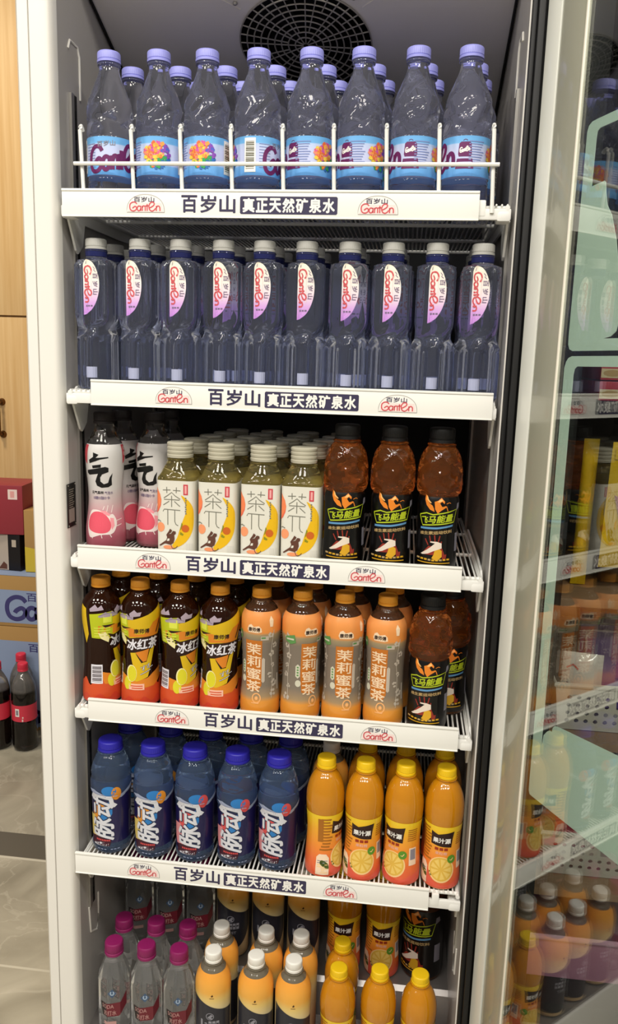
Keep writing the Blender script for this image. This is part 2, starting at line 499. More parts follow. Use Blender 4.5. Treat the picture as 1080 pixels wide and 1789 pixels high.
# slotted shelf standards and recesses in the side walls
for x, s_ in ((XL, 1), (XR, -1)):
    for y0 in (.046, .40):
        bm = bmesh.new()
        xa, xb = sorted((x+s_*.0002, x+s_*.004))
        box(bm, xa, xb, y0, y0+.0095, .40, 1.645, 0)
        xa, xb = sorted((x+s_*.0002, x+s_*.0028))
        box(bm, xa, xb, y0+.0097, y0+.021, .40, 1.645, 1)
        for k in range(48):
            z = .415+k*.0255
            box(bm, *sorted((x+s_*.0027, x+s_*.0031)), y0+.0125, y0+.018, z, z+.012, 2)
        mesh_obj('shelf_standard', bm, [MATS['metal'], mat('standard_dark', '2a2826', .5, metal=.4), MATS['cavity_black']], fr, smooth=False)
    bm = bmesh.new()
    loop = [(y, z) for y, z in ((.046, 1.70), (.052, 1.712), (.078, 1.712), (.084, 1.70), (.084, 1.645))]
    tube(bm, [(x+s_*.0005, y, z) for y, z in loop], .0016, 6)
    mesh_obj('recess_lip', bm, MATS['white_enamel'], fr)
    bm = bmesh.new()
    tube(bm, [(x+s_*.0005, y, z) for y, z in ((.046, .40), (.052, .35), (.078, .335), (.086, .36), (.086, .40))], .0016, 6)
    mesh_obj('recess_lip', bm, MATS['white_enamel'], fr)
# rating plate
pl = boxo('rating_plate', (XL+.0001, XL+.0012, -.0035+.008, .0335, 1.048, 1.112), mat('plate_black', '15130f', .35), fr, .0003)
bm = bmesh.new()
xx = XL+.0014
for k in range(9):
    z = 1.103-k*.0032; w = .017-.004*((k*7) % 3)/2
    box(bm, xx-.0002, xx, .010, .010+w, z-.0007, z+.0007, 0)
box(bm, xx-.0002, xx, .0085, .0275, 1.055, 1.075, 1)
for y in (.0068, .0312):
    for z in (1.0505, 1.1095): bmesh.ops.create_uvsphere(bm, u_segments=8, v_segments=6, radius=.0012, matrix=Matrix.Translation((xx, y, z)))
mesh_obj('plate_print', bm, [mat('plate_text', '7d776c', .5), mat('plate_panel', '8d857c', .5)], pl, smooth=False)
# black magnetic gasket on the hinge side
bm = bmesh.new()
box(bm, .2985, .304, -.018, -.0052, .12, 1.95, 0, .001)
box(bm, .3045, .312, -.028, -.0052, .12, 1.95, 0, .001)
box(bm, .3122, .3445, -.0075, -.0052, .12, 1.95, 0, .0005)
mesh_obj('gasket', bm, MATS['gasket_black'], fr)

# ---- glass door swung open on the right
DH = Vector((.3135, -.03, 0)); DD = Vector((.365, -.931, 0)).normalized(); DN = Vector((.931, .365, 0)).normalized()
def dp(s_, z, h=0): return DH+DD*s_+DN*h+Vector((0, 0, z))
def dbox(bm, s0, s1, h0, h1, z0, z1, mi=0, bev=.001):
    b0 = len(bm.verts)
    tmp = bmesh.new(); box(tmp, s0, s1, h0, h1, z0, z1, mi, bev)
    mp = {v: bm.verts.new(dp(v.co.x, v.co.z, v.co.y)) for v in tmp.verts}
    for f in tmp.faces:
        g = bm.faces.new([mp[v] for v in f.verts]); g.material_index = mi
    tmp.free()
mat('door_white', 'dfe0d6', .3, coat=.3); mat('door_grey', '9d9c8a', .25, coat=.5); mat('door_edge', 'f0ead9', .3)
bm = bmesh.new()
z0, z1 = .12, 1.95
dbox(bm, 0, .031, 0, .036, z0, z1, 0, .0035)              # raised outer rail
dbox(bm, .0315, .0815, .0015, .034, z0+.03, z1-.03, 1, .002)   # recessed inner rail
dbox(bm, .0816, .0845, .001, .006, z0+.08, z1-.08, 2, .0006)
dbox(bm, .0816, .0848, .0063, .0345, z0+.08, z1-.08, 3, .0003)   # black spacer behind the glass edge  # bright glazing bead
dbox(bm, .61, .64, 0, .036, z0, z1, 0, .0035)
dbox(bm, .56, .6095, .004, .034, z0+.03, z1-.03, 1, .002)
for za, zb in ((z0, z0+.03), (z1-.03, z1)): dbox(bm, .0315, .6095, 0, .036, za, zb, 0, .0035)
for za, zb in ((z0+.0305, z0+.08), (z1-.08, z1-.0305)): dbox(bm, .082, .5595, .004, .034, za, zb, 1, .002)
bmesh.ops.recalc_face_normals(bm, faces=bm.faces)
dr = mesh_obj('door', bm, [MATS['door_white'], MATS['door_grey'], MATS['door_edge'], MATS['gasket_black']], fr)
dr['label'] = 'white framed glass door standing open on the right'
g = bpy.data.materials.new('door_glass'); g.use_nodes = True; MATS['door_glass'] = g
nt = g.node_tree; nt.nodes.clear()
o_ = nt.nodes.new('ShaderNodeOutputMaterial'); mx = nt.nodes.new('ShaderNodeMixShader'); tr = nt.nodes.new('ShaderNodeBsdfTransparent')
gl = nt.nodes.new('ShaderNodeBsdfGlossy'); fn = nt.nodes.new('ShaderNodeLayerWeight'); pw = nt.nodes.new('ShaderNodeMath'); pw.operation = 'POWER'; pw.inputs[1].default_value = 2.4; fm_ = nt.nodes.new('ShaderNodeMath'); fm_.operation = 'MULTIPLY_ADD'; fm_.inputs[1].default_value = .8; fm_.inputs[2].default_value = .04
tr.inputs[0].default_value = (.90, .93, .90, 1); gl.inputs['Roughness'].default_value = .0; fn.inputs['Blend'].default_value = .5
nt.links.new(fn.outputs['Facing'], pw.inputs[0]); nt.links.new(pw.outputs[0], fm_.inputs[0]); nt.links.new(fm_.outputs[0], mx.inputs[0]); nt.links.new(tr.outputs[0], mx.inputs[1]); nt.links.new(gl.outputs[0], mx.inputs[2]); nt.links.new(mx.outputs[0], o_.inputs[0])
bm = bmesh.new(); dbox(bm, .0845, .5595, .0025, .0055, z0+.0805, z1-.0805, 0, 0)
bmesh.ops.recalc_face_normals(bm, faces=bm.faces)
mesh_obj('glass_pane', bm, g, dr, smooth=False)
mat('decal_teal', 'e2f6ec', .5)
def decal(polys):
    bm = bmesh.new()
    for P in polys:
        tr_ = tessellate_polygon([[Vector((x, y, 0)) for x, y in P]])
        F = [bm.verts.new(dp(x, z, .0056)) for x, z in P]; K = [bm.verts.new(dp(x, z, .0062)) for x, z in P]
        for t in tr_:
            bm.faces.new([F[i] for i in t]); bm.faces.new([K[i] for i in reversed(t)])
        for i in range(len(P)):
            j = (i+1) % len(P); bm.faces.new((F[i], F[j], K[j], K[i]))
    bmesh.ops.recalc_face_normals(bm, faces=bm.faces)
    return mesh_obj('decal', bm, MATS['decal_teal'], dr, smooth=False)
SE = .545
decal([[(SE, 1.558), (.115, 1.5594), (.105, 1.559), (.099, 1.556), (.0967, 1.550), (.0959, 1.333), (.0965, 1.324), (.0995, 1.319), (.106, 1.317), (SE, 1.3197),
        (SE, 1.3297), (.1622, 1.330), (.175, 1.332), (.1835, 1.337), (.1862, 1.3474), (.183, 1.372), (.177, 1.400), (.1688, 1.4283), (.1565, 1.4554), (.1464, 1.4675), (.1424, 1.4805), (.140, 1.491),
        (.1375, 1.4928), (.1345, 1.4925), (.1147, 1.4912), (.1153, 1.540), (.1165, 1.5465), (.1209, 1.5489), (SE, 1.548)]])
decal([[(SE, 1.315), (.106, 1.3113), (.099, 1.309), (.0953, 1.305), (.0927, 1.298), (.0964, .7786), (.0968, .770), (.0995, .7660), (.1055, .7664), (.287, .7879), (SE, .80), (SE, .958), (.2679, .9028),
        (.150, .8808), (.1448, .8796), (.1405, .878), (.1368, .8743), (.1353, .8677), (.1310, .8678), (.1255, .8640), (.1187, .8559), (.1172, .845), (.1156, .8415), (.1121, 1.2905), (.1138, 1.2972), (.1184, 1.300), (SE, 1.3037)]])

# ------------------------------------------------------------------ shelves with printed price strips
TOPS = [1.5126, 1.2627, 1.0261, .7903, .5315]
LEFT = [-.2966, -.262, -.287, -.2765, -.3035]
DX = [0, .003, -.003, .014, -.005]
DECK = [t-.014 for t in TOPS[:4]]+[TOPS[4]-.0065]
WORD = ['top', 'second', 'third', 'fourth', 'fifth']
DESC = ['top wire shelf with printed front strip and white wire guard rail', 'second wire shelf from the top, carrying square faceted water bottles',
        'middle wire shelf holding peach soda, white tea and amber energy bottles', 'fourth wire shelf holding iced tea and honey tea bottles', 'lowest wire shelf holding blue vitamin drinks and orange juice']
def strip_art(w):
    a = Art()
    for lx in (.090, .3965):
        # half-dome badge
        bw, bh = .051, .0225; x0, y0 = lx, -.0295
        dome = [(x0, y0), (x0+bw, y0)]+[(x0+bw*(.5+.5*math.cos(t)**1 if True else 0), y0+bh*math.sin(t)**.75) for t in [PI*i/24 for i in range(1, 24)]]
        a.poly(dome, 'white_ink', 0)
        a.poly([(x0+.0015, y0+.0006), (x0+bw-.0015, y0+.0006), (x0+bw*.93, y0+bh*.52), (x0+bw*.07, y0+bh*.52)], 'pink_ink', 1)
        a.stroke(dome[1:]+dome[:2], .0007, 'arch_line', 2)
        a.text('百岁山', x0+.0095, y0+.0128, x0+.0375, y0+.0195, 'navy_ink', 3, .03)
        a.logo(x0+.0035, y0+.0012, bw-.008, .0118, 'red_ink', 4, .13)
    for k, ch in enumerate('百岁山'):
        a.text(ch, .164+k*.0255, -.0295, .164+k*.0255+.0215, -.0075, 'navy_ink', 1, .05)
    x0, x1, y0, y1 = .2425, .370, -.0305, -.0085
    r = .0015
    a.poly([(x0+r, y0), (x1-r, y0), (x1, y0+r), (x1, y1-r), (x1-r, y1), (x0+r, y1), (x0, y1-r), (x0, y0+r)], 'navy_ink', 1)
    for k, ch in enumerate('真正天然矿泉水'):
        cx_ = x0+.0035+k*.01745
        a.text(ch, cx_, -.0285, cx_+.0160, -.0105, 'white_ink', 2, .075)
    return a
LETTER = None
shelf_w = .549
for i in range(5):
    t, x0 = TOPS[i], LEFT[i]
    sh = thing('wire_shelf', DESC[i], 'shelf', (0, 0, t), group='white wire shelves in the refrigerator')
    dz = DECK[i]-t
    bm = bmesh.new()
    n = 84
    xa, xb = XL+.009, XR-.009
    for k in range(n+1):
        x = xa+(xb-xa)*k/n
        tube(bm, [(x, .006, dz-.0016), (x, .44, dz-.0016)],   .0013, 6)
    for y in (.012, .15, .30, .438): tube(bm, [(xa-.002, y, dz-.0045), (xb+.002, y, dz-.0045)], .0028, 8)
    for x in (xa, xb): tube(bm, [(x, .004, dz-.005), (x, .44, dz-.005)], .0032, 8)
    mesh_obj('wire_deck', bm, MATS['shelf_white'], sh)
    # front rail behind the strip, with rounded plastic ends
    bm = bmesh.new(); box(bm, XL+.003, XR-.004, .004, .0105, -.034, -.020, 0, .002)
    box(bm, XL+.003, XL+.02,   .0032, .03, -.036, -.0225, 0, .004); box(bm, XR-.022, XR-.004,   .0032, .03, -.036, -.0225, 0, .004)
    box(bm, XR-.047, XR-.036, .0032, .014, -.030, -.010, 0, .002)
    mesh_obj('front_rail', bm, MATS['shelf_white'], sh)
    for x in (XL+.0045, XR-.0075):
        bm = bmesh.new()
        prism(bm, [(.006, -.036), (.26, -.036), (.30, -.012), (.30, -.008), (.1, -.008), (.035, -.012), (.008, -.03)], x, x+.003, axis='x')
        prism(bm, [(.020, -.036), (.075, -.036), (.066, -.066), (.050, -.078), (.043, -.074)], x, x+.003, axis='x')
        mesh_obj('bracket', bm, MATS['shelf_white'], sh, smooth=False)
    st = bmesh.new()
    box(st, x0, x0+shelf_w, 0, .0028, -.0345, -.003, 0, .0005)
    box(st, x0, x0+shelf_w, -.0012, .0034, -.0032, 0, 0, .0008)
    box(st, x0, x0+shelf_w, -.001, .0028, -.0357, -.0343, 0, .0004)
    ps = mesh_obj('price_strip', st, MATS['strip_white'], sh, angle=30)
    if LETTER is None:
        LETTER = strip_art(shelf_w).build('lettering', lambda u, v, o: (u, -o, v), None, ps, base=.0002, step=.00008)
        lt = LETTER
    else:
        lt = LETTER.copy(); COL.objects.link(lt); lt.parent = ps
    lt.location = (x0+DX[i], 0, 0)
    if i == 0:
        bm = bmesh.new(); H = .0790
        for x in (-.2703, -.2012, -.1355, -.0685, -.001, .0648, .1318, .1978, .2647):
            tube(bm, [(x+.004, .003, -.026), (x+.003, .003, 0), (x, .003, H-.006), (x, .0045, H-.002), (x, .007, H), (x, .010, H-.0015), (x, .0125, H-.005)], .0026, 8)
        tube(bm, [(-.2778, -.0015, .0307), (.2738, -.0015, .0307)], .0026, 8)
        mesh_obj('guard_rail', bm, MATS['shelf_white'], sh)

# ------------------------------------------------------------------ the drinks: one model of each kind
def zmap(cx, sc, y0, v0, R=None):
    """measured drawing coordinates -> label millimetres (u along the skin, v up)"""
    def f(pts):
        out = []
        for x, y in pts:
            u = (x-cx)/sc/1000
            if R: u = R*math.asin(max(-.97, min(.97, u/R)))
            out.append((u, v0+(y0-y)/sc/1000))
        return out
    return f
def zrect(f, x0, y0, x1, y1):
    (a, b), (c, d) = f([(x0, y1), (x1, y0)])
    return a, b, c, d
PROTO = {}
def new(kind, name):
    r = thing(name, '', 'bottle'); PROTO[kind] = r; return r

# --- A: ribbed water bottle, lavender cap
def swirl(t, z, r):
    if .086 < z < .140:
        w = math.sin((z-.086)/(.054)*PI)
        a = math.cos(3*t+2.2*math.sin((z-.086)*95))
        b = math.cos(3*t-(z-.09)*110)
        r -= w*.0022*max(0, a)**3+w*.0024*max(0, b)**4
        r += w*.0005*math.cos(5*t+z*160)
    elif z >= .140 and z < .172:
        r *= 1-.012*math.cos(6*t)*min(1, (z-.140)/.01)*min(1, (.172-z)/.01)
    elif z < .030:
        r -= .0009*max(0, math.cos(10*t))**4*min(1, (.03-z)/.008)
    return r
B = Bottle([(0, .0255), (.0015, .0285), (.006, .0305), (.015, .0308), (.029, .0302), (.0325, .0298), (.034, .0308), (.083, .0308), (.085, .0300), (.089, .0309), (.11, .0310), (.128, .0302), (.143, .0240), (.158, .0176), (.168, .0140), (.176, .0128), (.1765, .0150), (.179, .0150), (.1795, .0125), (.185, .0122)], swirl, .06, 3)
r = new('A', 'water_bottle')
B.body('bottle_body', MATS['water_blue'], r)
cap(r, MATS['lavender_cap'], .1805, .1945, .0152)
lb = B.sheet('label', gradmat('blue_wrap', .034, .083, [(0, '62a2e6'), (.24, '74b4ee'), (.30, 'cdd3f4'), (.66, 'c9d2f4'), (.80, 'bcd0f3'), (.83, '73b6ec'), (1, '6aaee8')], .3), r, .0345, .0828)
a = Art(); per = B.per; deg = per/360
a.logo(-.034, .0405, .078, .033, 'purple_ink', 1, .16, skew=.10)
a.text('百岁山', -.022, .0705, .002, .0775, 'grey_ink', 1, .03, 0, 0, .1)
def badge(u):
    a.poly([(u-.0075, .058), (u-.0085, .061), (u-.0075, .0735), (u-.005, .0755), (u+.005, .0755), (u+.0075, .0735), (u+.0085, .061), (u+.0075, .058)], 'purple_ink', 1)
    a.logo(u-.0065, .0635, .0125, .006, 'white_ink', 2, .22, .2)
    a.poly([(u-.0115, .0435), (u-.0095, .0555), (u+.0095, .0555), (u+.0115, .0435)], 'purple_ink', 1)
    a.rect(u-.009, .0505, u+.009, .0515, 'pale_lilac', 2)
    a.ring(u, .0765, .0025, .0018, .0006, 'purple_ink', 1, 0, 180, 8)
badge(104*deg)
for k in range(11): a.rect(113*deg, .0755-k*.0031, 113*deg+.020-.004*((k*5) % 4)/3, .0767-k*.0031, 'blue_print', 1) if False else None
mat('blue_print', '7f8fc4', .5)
for k in range(11): a.rect(113*deg, .0755-k*.0031, 113*deg+.020-.004*((k*5) % 4)/3, .0767-k*.0031, 'blue_print', 1)
# colourful painted cluster
ub = -166*deg
cols = ['e86a3c', 'f2a33f', 'e25b8f', '8a4bb5', '4d63c9', 'f4d24a', '37a357', '2f6fb7', 'c94fb0', 'ef8f7a']
for i, c in enumerate(cols): mat('paint_%s' % 'abcdefghij'[i], c, .4)
rs = random.Random(3)
for k in range(150):
    an = rs.random()*2*PI; rr = rs.random()**.6
    px, py = ub-.001+rr*.0165*math.cos(an), .0595+rr*.0165*math.sin(an)
    nx = (px-ub)/.018; ny = (py-.0595)/.0165
    c = rs.choice('gh') if (nx > -.1 and ny < -.15) else (rs.choice('fga') if ny < -.35 else (rs.choice('de') if nx > .35 else rs.choice('aabcfij')))
    a.poly([(px+rs.uniform(.4, 1.3)*.0031*math.cos(q), py+rs.uniform(.4, 1.3)*.0031*math.sin(q)) for q in [2*PI*i/6 for i in range(6)]], 'paint_'+c, 1+k % 6)
uc = -97*deg
a.rect(uc-.0075, .0385, uc+.0075, .0805, 'white_ink', 1)
for k in range(16): a.rect(uc-.0055, .0415+k*.0022, uc+.0055, .0415+k*.0022+(.0012 if k % 3 else .0007), 'black_ink' if False else 'bar_olive', 2) if False else None
mat('bar_olive', '55543f', .5)
for k in range(16): a.rect(uc-.0055, .0425+k*.0022, uc+.0055, .0425+k*.0022+(.0014 if k % 3 else .0007), 'bar_olive', 2)
for k in range(9): a.rect(uc+.012, .073-k*.0036, uc+.027, .0738-k*.0036, 'blue_print', 1)
a.build('label_print', B.map, None, lb, .004, None, base=.00055)

# --- B: square faceted water bottle, grey cap, half-oval sticker
sq6 = squircle(5.5)
def facet(t, z, r):
    tw = 0 if z > .098 else (PI/4 if z < .066 else PI/4*(1-(lambda q: q*q*(3-2*q))((z-.066)/.032)))
    blend = max(0, min(1, (.1755-z)/.005))*max(0, min(1, z/.004))
    q = sq6(t+tw, r)
    q *= 1 if z > .098 else 1-.14*max(0, 1-abs(z-.082)/.02)
    if z > .098: q -= .0020*max(0, math.cos(8*t+PI*.5))**6
    elif z < .066: q = q*.94-.0022*max(0, math.cos(8*t+PI))**3
    return r+(q-r)*blend
B = Bottle([(0, .0235), (.002, .0262), (.006, .0268), (.062, .0268), (.072, .0262), (.082, .0252), (.092, .0262), (.102, .0268), (.168, .0268), (.1740, .0263), (.1768, .0225), (.1778, .0165), (.1805, .0146), (.1865, .0142), (.187, .0160), (.189, .0160), (.1895, .0130), (.1945, .0128)], facet, .14, 2)
r = new('B', 'water_bottle')
B.body('bottle_body', MATS['water_blue2'], r, 96)
lathe('neck_ring', [(.0145, 0), (.0155, .001), (.0158, .0095), (.0142, .0105), (.001, .0106)], MATS['neck_blue'], r, 40, z0=.1800)
cap(r, MATS['grey_cap'], .1905, .2050, .0150)
a = Art()
D = [(-.0105, .101), (-.0105, .168), (-.0085, .1735), (-.004, .1750), (.003, .172), (.0085, .165), (.0125, .154), (.0138, .143), (.0125, .130), (.0085, .118), (.002, .108), (-.006, .1025)]
bmL = bmesh.new()
gradmat('sticker_white', .101, .176, [(0, 'c78de0'), (.22, 'd9a9e6'), (.42, 'f0dbe9'), (.62, 'f6ece6'), (1, 'f3ead6')], .35)
a0 = Art(); a0.poly([(x, y) for x, y in smooth_pts(D[1:], 3)]+[D[0]], 'sticker_white', 0)
lb = a0.build('sticker', B.map, None, r, .003, .006, base=.0003)
a.logo(-.0088, .117, .0115, .050, 'red_ink', 1, .17, rot=-90)
mat('mauve_ink', '7a6a86', .5)
for k, ch in enumerate('百岁山'): a.text(ch, .0045, .1495-k*.0105, .0115, .1570-k*.0105, 'mauve_ink', 1, .03, 0, -90)
a.stroke([(.005, .1655), (.0075, .1625), (.006, .161), (.009, .1585)], .0008, 'mauve_ink', 1)
a.rect(.0022, .124, .0028, .160, 'pink_ink', 1)
for x in (-.007, -.003, .001): a.rect(x, .1125, x+.0028, .1145, 'mauve_ink', 1)
a.build('sticker_print', B.map, None, lb, .004, .008, base=.00055)
a = Art(); mat('pale_tag', 'a9aecb', .5); a.rect(-.0065, .016, .0085, .031, 'pale_tag')
a.build('batch_tag', lambda u, v, o: B.map(u, v, o), None, r, .003, .004, base=.0004)

# --- C: waisted peach soda in a white to pink sleeve
B = Bottle([(0, .0245), (.003, .0280), (.012, .0290), (.032, .0288), (.055, .0258), (.075, .0242), (.095, .0248), (.118, .0268), (.138, .0276), (.150, .0268), (.160, .0235), (.170, .0180), (.178, .0145), (.184, .0135), (.187, .0135)], None, .03, 4)
r = new('C', 'soda_bottle')
B.body('bottle_body', mat('clear_pet', 'e6e4e4', .02, trans=1, ior=1.34), r)
cap(r, mat('cap_maroon', '120708', .6), .186, .203, .0150)
lb = B.sheet('label', gradmat('peach_sleeve', 0, .157, [(.0, '7d3f49'), (.14, 'a55564'), (.30, 'cf8390'), (.46, 'cbb2b2'), (.60, 'cfcbc8'), (1, 'd6d3d0')], .3), r, .002, .157)
f = zmap(290, 8.27, 1490, .014, .0265); a = Art()
mat('red_flag', 'c8434f', .4); mat('peach_red', 'e2596b', .35); mat('peach_lite', 'f09aa2', .35); mat('splash', 'eedfda', .35)
for P in ([(150, 400), (215, 425), (178, 465), (330, 450), (330, 464), (230, 482), (175, 505), (110, 535), (105, 495), (150, 455)], [(135, 560), (240, 540), (236, 578), (140, 592)],
          [(85, 622), (290, 570), (330, 582), (330, 632), (250, 662), (225, 700), (226, 748), (270, 782), (325, 765), (345, 700), (380, 648), (370, 720), (376, 792), (330, 818), (240, 826), (180, 802), (163, 750), (185, 690), (200, 655), (100, 676), (85, 655)]):
    a.poly(f(P), 'black_ink', 1)
a.text('元气森林', *zrect(f, 115, 865, 265, 905), 'black_ink', 1, .04); a.text('气泡水', *zrect(f, 275, 870, 390, 908), 'mauve_ink', 1, .02)
a.text('0糖0脂0卡', *zrect(f, 130, 930, 350, 970), 'mauve_ink', 1, .02)
a.poly(f([(105, 1120), (150, 1095), (230, 1110), (310, 1160), (380, 1150), (420, 1240), (400, 1330), (350, 1390), (220, 1400), (120, 1440), (95, 1390), (85, 1250)]), 'splash', 1, 3)
a.poly(f([(100, 1180), (140, 1125), (220, 1120), (300, 1170), (345, 1250), (340, 1330), (280, 1375), (170, 1375), (105, 1340), (92, 1260)]), 'peach_red', 2, 3)
a.poly(f([(215, 1105), (290, 1110), (345, 1150), (330, 1170), (270, 1150)]), 'peach_lite', 3)
a.poly(f([(340, 1190), (385, 1200), (390, 1290), (355, 1340), (345, 1260)]), 'peach_lite', 2)
for x, y, x2, y2 in ((300, 1120, 320, 1040), (250, 1095, 270, 1050), (360, 1130, 385, 1040), (420, 1230, 480, 1215), (400, 1300, 470, 1280), (140, 1410, 130, 1450), (230, 1395, 240, 1440), (330, 1390, 350, 1430)):
    a.stroke(f([(x, y), (x2, y2)]), .0011, 'splash', 1)
fl = [(.030, .156), (.052, .156), (.050, .146), (.041, .134), (.032, .128)]
a.poly(fl, 'red_flag', 1); a.text('买二', .034, .1475, .048, .153, 'pink_ink', 2, .04); a.text('赠一', .035, .140, .045, .146, 'pink_ink', 2, .04)
a.poly([(-x, y) for x, y in fl], 'red_flag', 1)
a.build('label_print', B.map, None, lb, .003, .005, base=.0005)

# --- D: square white tea bottle
sqd = squircle(7)
def sqbody(t, z, r):
    b = max(0, min(1, (.126-z)/.012)); b = b*b*(3-2*b)
    return r+(sqd(t, r)-r)*b
B = Bottle([(0, .0255), (.002, .0275), (.108, .0278), (.113, .0280), (.117, .0278), (.124, .0262), (.131, .0225), (.136, .0195), (.139, .0178), (.1395, .0192), (.1415, .0192), (.142, .0172), (.150, .0170)], sqbody, .06, 2)
r = new('D', 'tea_bottle')
B.body('bottle_body', mat('pale_tea', 'e4d694', .02, trans=.94, ior=1.34), r, 96)
cap(r, mat('cap_cream', 'b9b4a0', .4), .1435, .1655, .0185, grooves=4)
lb = B.sheet('label', mat('label_cream', 'e0ddd0', .4), r, .003, .1125, nu=120)
f = zmap(307, 8.27, 1420, .014); a = Art()
mat('ink_olive', '77766a', .5); mat('orange_fruit', 'ee8253', .4); mat('orange_fruit2', 'e96a4e', .4); mat('banana', 'e6b618', .4); mat('banana_dk', 'c9982b', .4); mat('leafy', '8c8a1f', .4)
mat('peach_small', 'ef9a6c', .4); mat('brown_fur', '5f3a2c', .5); mat('tag_red', 'c9444e', .4); mat('tag_pink', 'e9a8a4', .4); mat('label_grey', 'd6d3c8', .45); mat('rust', 'c8641f', .45)
P = [(75, 690), (100, 720), (130, 770), (146, 840), (138, 910), (110, 970), (75, 1000)]
a.poly(f(P), 'orange_fruit', 1); a.poly(f([(105, 940), (128, 900), (146, 850), (138, 910), (110, 970), (75, 1000), (75, 975)]), 'orange_fruit2', 2)
for st in ([(165, 720), (255, 716)], [(210, 682), (212, 755)], [(285, 720), (372, 722)], [(325, 682), (322, 750)], [(175, 815), (225, 780), (268, 745), (310, 785), (370, 822)], [(178, 830), (362, 832)], [(268, 785), (268, 918)], [(240, 850), (170, 898)], [(300, 850), (366, 908)],
           [(165, 975), (180, 948), (370, 955)], [(222, 955), (222, 1135)], [(305, 955), (305, 1090), (318, 1125), (345, 1140)]):
    a.stroke(f(st), .0011, 'ink_olive', 1)
a.rect(*zrect(f, 406, 645, 460, 770), 'tag_red', 1); a.rect(*zrect(f, 421, 660, 445, 755), 'tag_pink', 2)
a.poly(f([(380, 775), (450, 820), (500, 880), (528, 960), (532, 1100), (505, 1220), (440, 1330), (340, 1400), (262, 1405), (330, 1290), (370, 1160), (410, 1050), (440, 960), (430, 880), (400, 820)]), 'banana', 1, 3)
a.poly(f([(450, 830), (480, 930), (470, 1080), (430, 1200), (470, 1180), (515, 1050), (515, 940)]), 'banana_dk', 2, 2) if False else None
a.ell(*f([(430, 1170)])[0], .0055, .0055, 'rust', 3); a.poly(f([(385, 1100), (400, 1120), (380, 1180), (365, 1200)]), 'leafy', 3); a.poly(f([(370, 1210), (410, 1240), (400, 1258), (365, 1245)]), 'leafy', 3)
for k in range(8): a.rect(*zrect(f, 424+(k % 2)*4, 800+k*26, 440+(k % 2)*4, 816+k*26), 'ink_olive', 4)
a.ell(*f([(135, 1165)])[0], .0060, .0070, 'peach_small', 2); a.stroke(f([(88, 1090), (110, 1082), (140, 1098)]), .0013, 'ink_olive', 3)
a.poly(f([(250, 1180), (275, 1200), (262, 1225), (225, 1250), (262, 1240), (285, 1205), (315, 1210), (318, 1235), (298, 1255), (303, 1300), (290, 1350), (255, 1375), (190, 1360), (130, 1395), (118, 1385), (170, 1345), (205, 1320), (215, 1285), (205, 1255), (235, 1210)]), 'brown_fur', 4)
a.poly(f([(222, 1300), (245, 1300), (240, 1328), (212, 1330)]), 'label_cream', 5)
a.stroke(f([(260, 1370), (270, 1405), (290, 1420), (325, 1402), (335, 1385)]), .0009, 'brown_fur', 4, 3)
a.ell(*f([(230, 1405)])[0], .0075, .0028, 'peach_small', 3)
a.rect(*zrect(f, 438, 1350, 522, 1500), 'label_grey', 1)
for k in range(3): a.rect(*zrect(f, 446+k*22, 1356, 452+k*22, 1420), 'label_cream', 2)
a.build('label_print', B.map, None, lb, .004, .03, base=.0005)

# --- E: amber energy drink with faceted dome, black sleeve
def hexdome(t, z, r):
    if .109 < z < .170:
        q = (z-.113)/.0175; row = round(q); n = 7
        ph = (t/(2*PI)*n-(.5 if row % 2 else 0)); d1 = abs(ph-round(ph))*2; d2 = abs(q-row)*2
        d = min(1, math.hypot(d1*.95, d2*.85))
        w = min(1, (z-.109)/.006, (.170-z)/.008)
        r -= w*.0034*(1-d*d)
    return r
B = Bottle([(0, .0245), (.003, .0280), (.012, .0288), (.03, .0284), (.06, .0278), (.090, .0283), (.101, .0284), (.1055, .0268), (.1085, .0272), (.112, .0305), (.122, .0322), (.136, .0320), (.150, .0304), (.163, .0268), (.171, .0215), (.175, .0182), (.1755, .0195), (.178, .0195), (.1785, .0160), (.186, .0155)], hexdome, .05, 3)
r = new('E', 'energy_drink_bottle')
B.body('bottle_body', mat('amber_drink', 'f69448', .02, trans=.945, ior=1.36), r, 126)
cap(r, mat('cap_black', '080707', .55), .1795, .200, .0175)
lb = B.sheet('label', mat('sleeve_black', '080707', .3, coat=.15), r, .002, .1065)
f = zmap(310, 8.27, 1600, .014, .0284); a = Art()
mat('flame', 'e58428', .4); mat('flame_lt', 'f2b66a', .4); mat('lime', 'b8c828', .4); mat('stripe_blue', '5f93c0', .4); mat('tan_ink', 'b89a66', .5); mat('splash_white', 'e2d4c4', .4); mat('gold', 'd6a326', .4); mat('ember', '8f2f22', .4)
a.poly(f([(165, 790), (185, 850), (215, 905), (250, 930), (265, 960), (275, 1000), (225, 980), (185, 930), (165, 860)]), 'flame', 1)
a.poly(f([(172, 800), (200, 860), (240, 900), (225, 905), (190, 870)]), 'flame_lt', 2)
a.poly(f([(270, 885), (310, 870), (345, 838), (382, 880), (378, 905), (350, 880), (330, 900), (355, 940), (405, 930), (400, 945), (345, 985), (310, 1020), (280, 970)]), 'flame', 1)
a.poly(f([(300, 885), (345, 850), (360, 870), (320, 890)]), 'flame_lt', 2)
a.stroke(f([(385, 930), (405, 945), (420, 990)]), .0011, 'flame', 1); a.stroke(f([(400, 905), (430, 890), (445, 900)]), .0008, 'flame', 1)
a.stroke(f([(118, 1050), (190, 1020), (260, 1035), (430, 1000), (512, 972), (490, 1120), (150, 1168), (130, 1105), (118, 1050)]), .0016, 'lime', 1)
u0, v0_, u1, v1_ = zrect(f, 138, 1040, 480, 1130)
a.text('飞马能量', u0, v0_, u1, v1_, 'lime', 2, .05, .18, 0, .12)
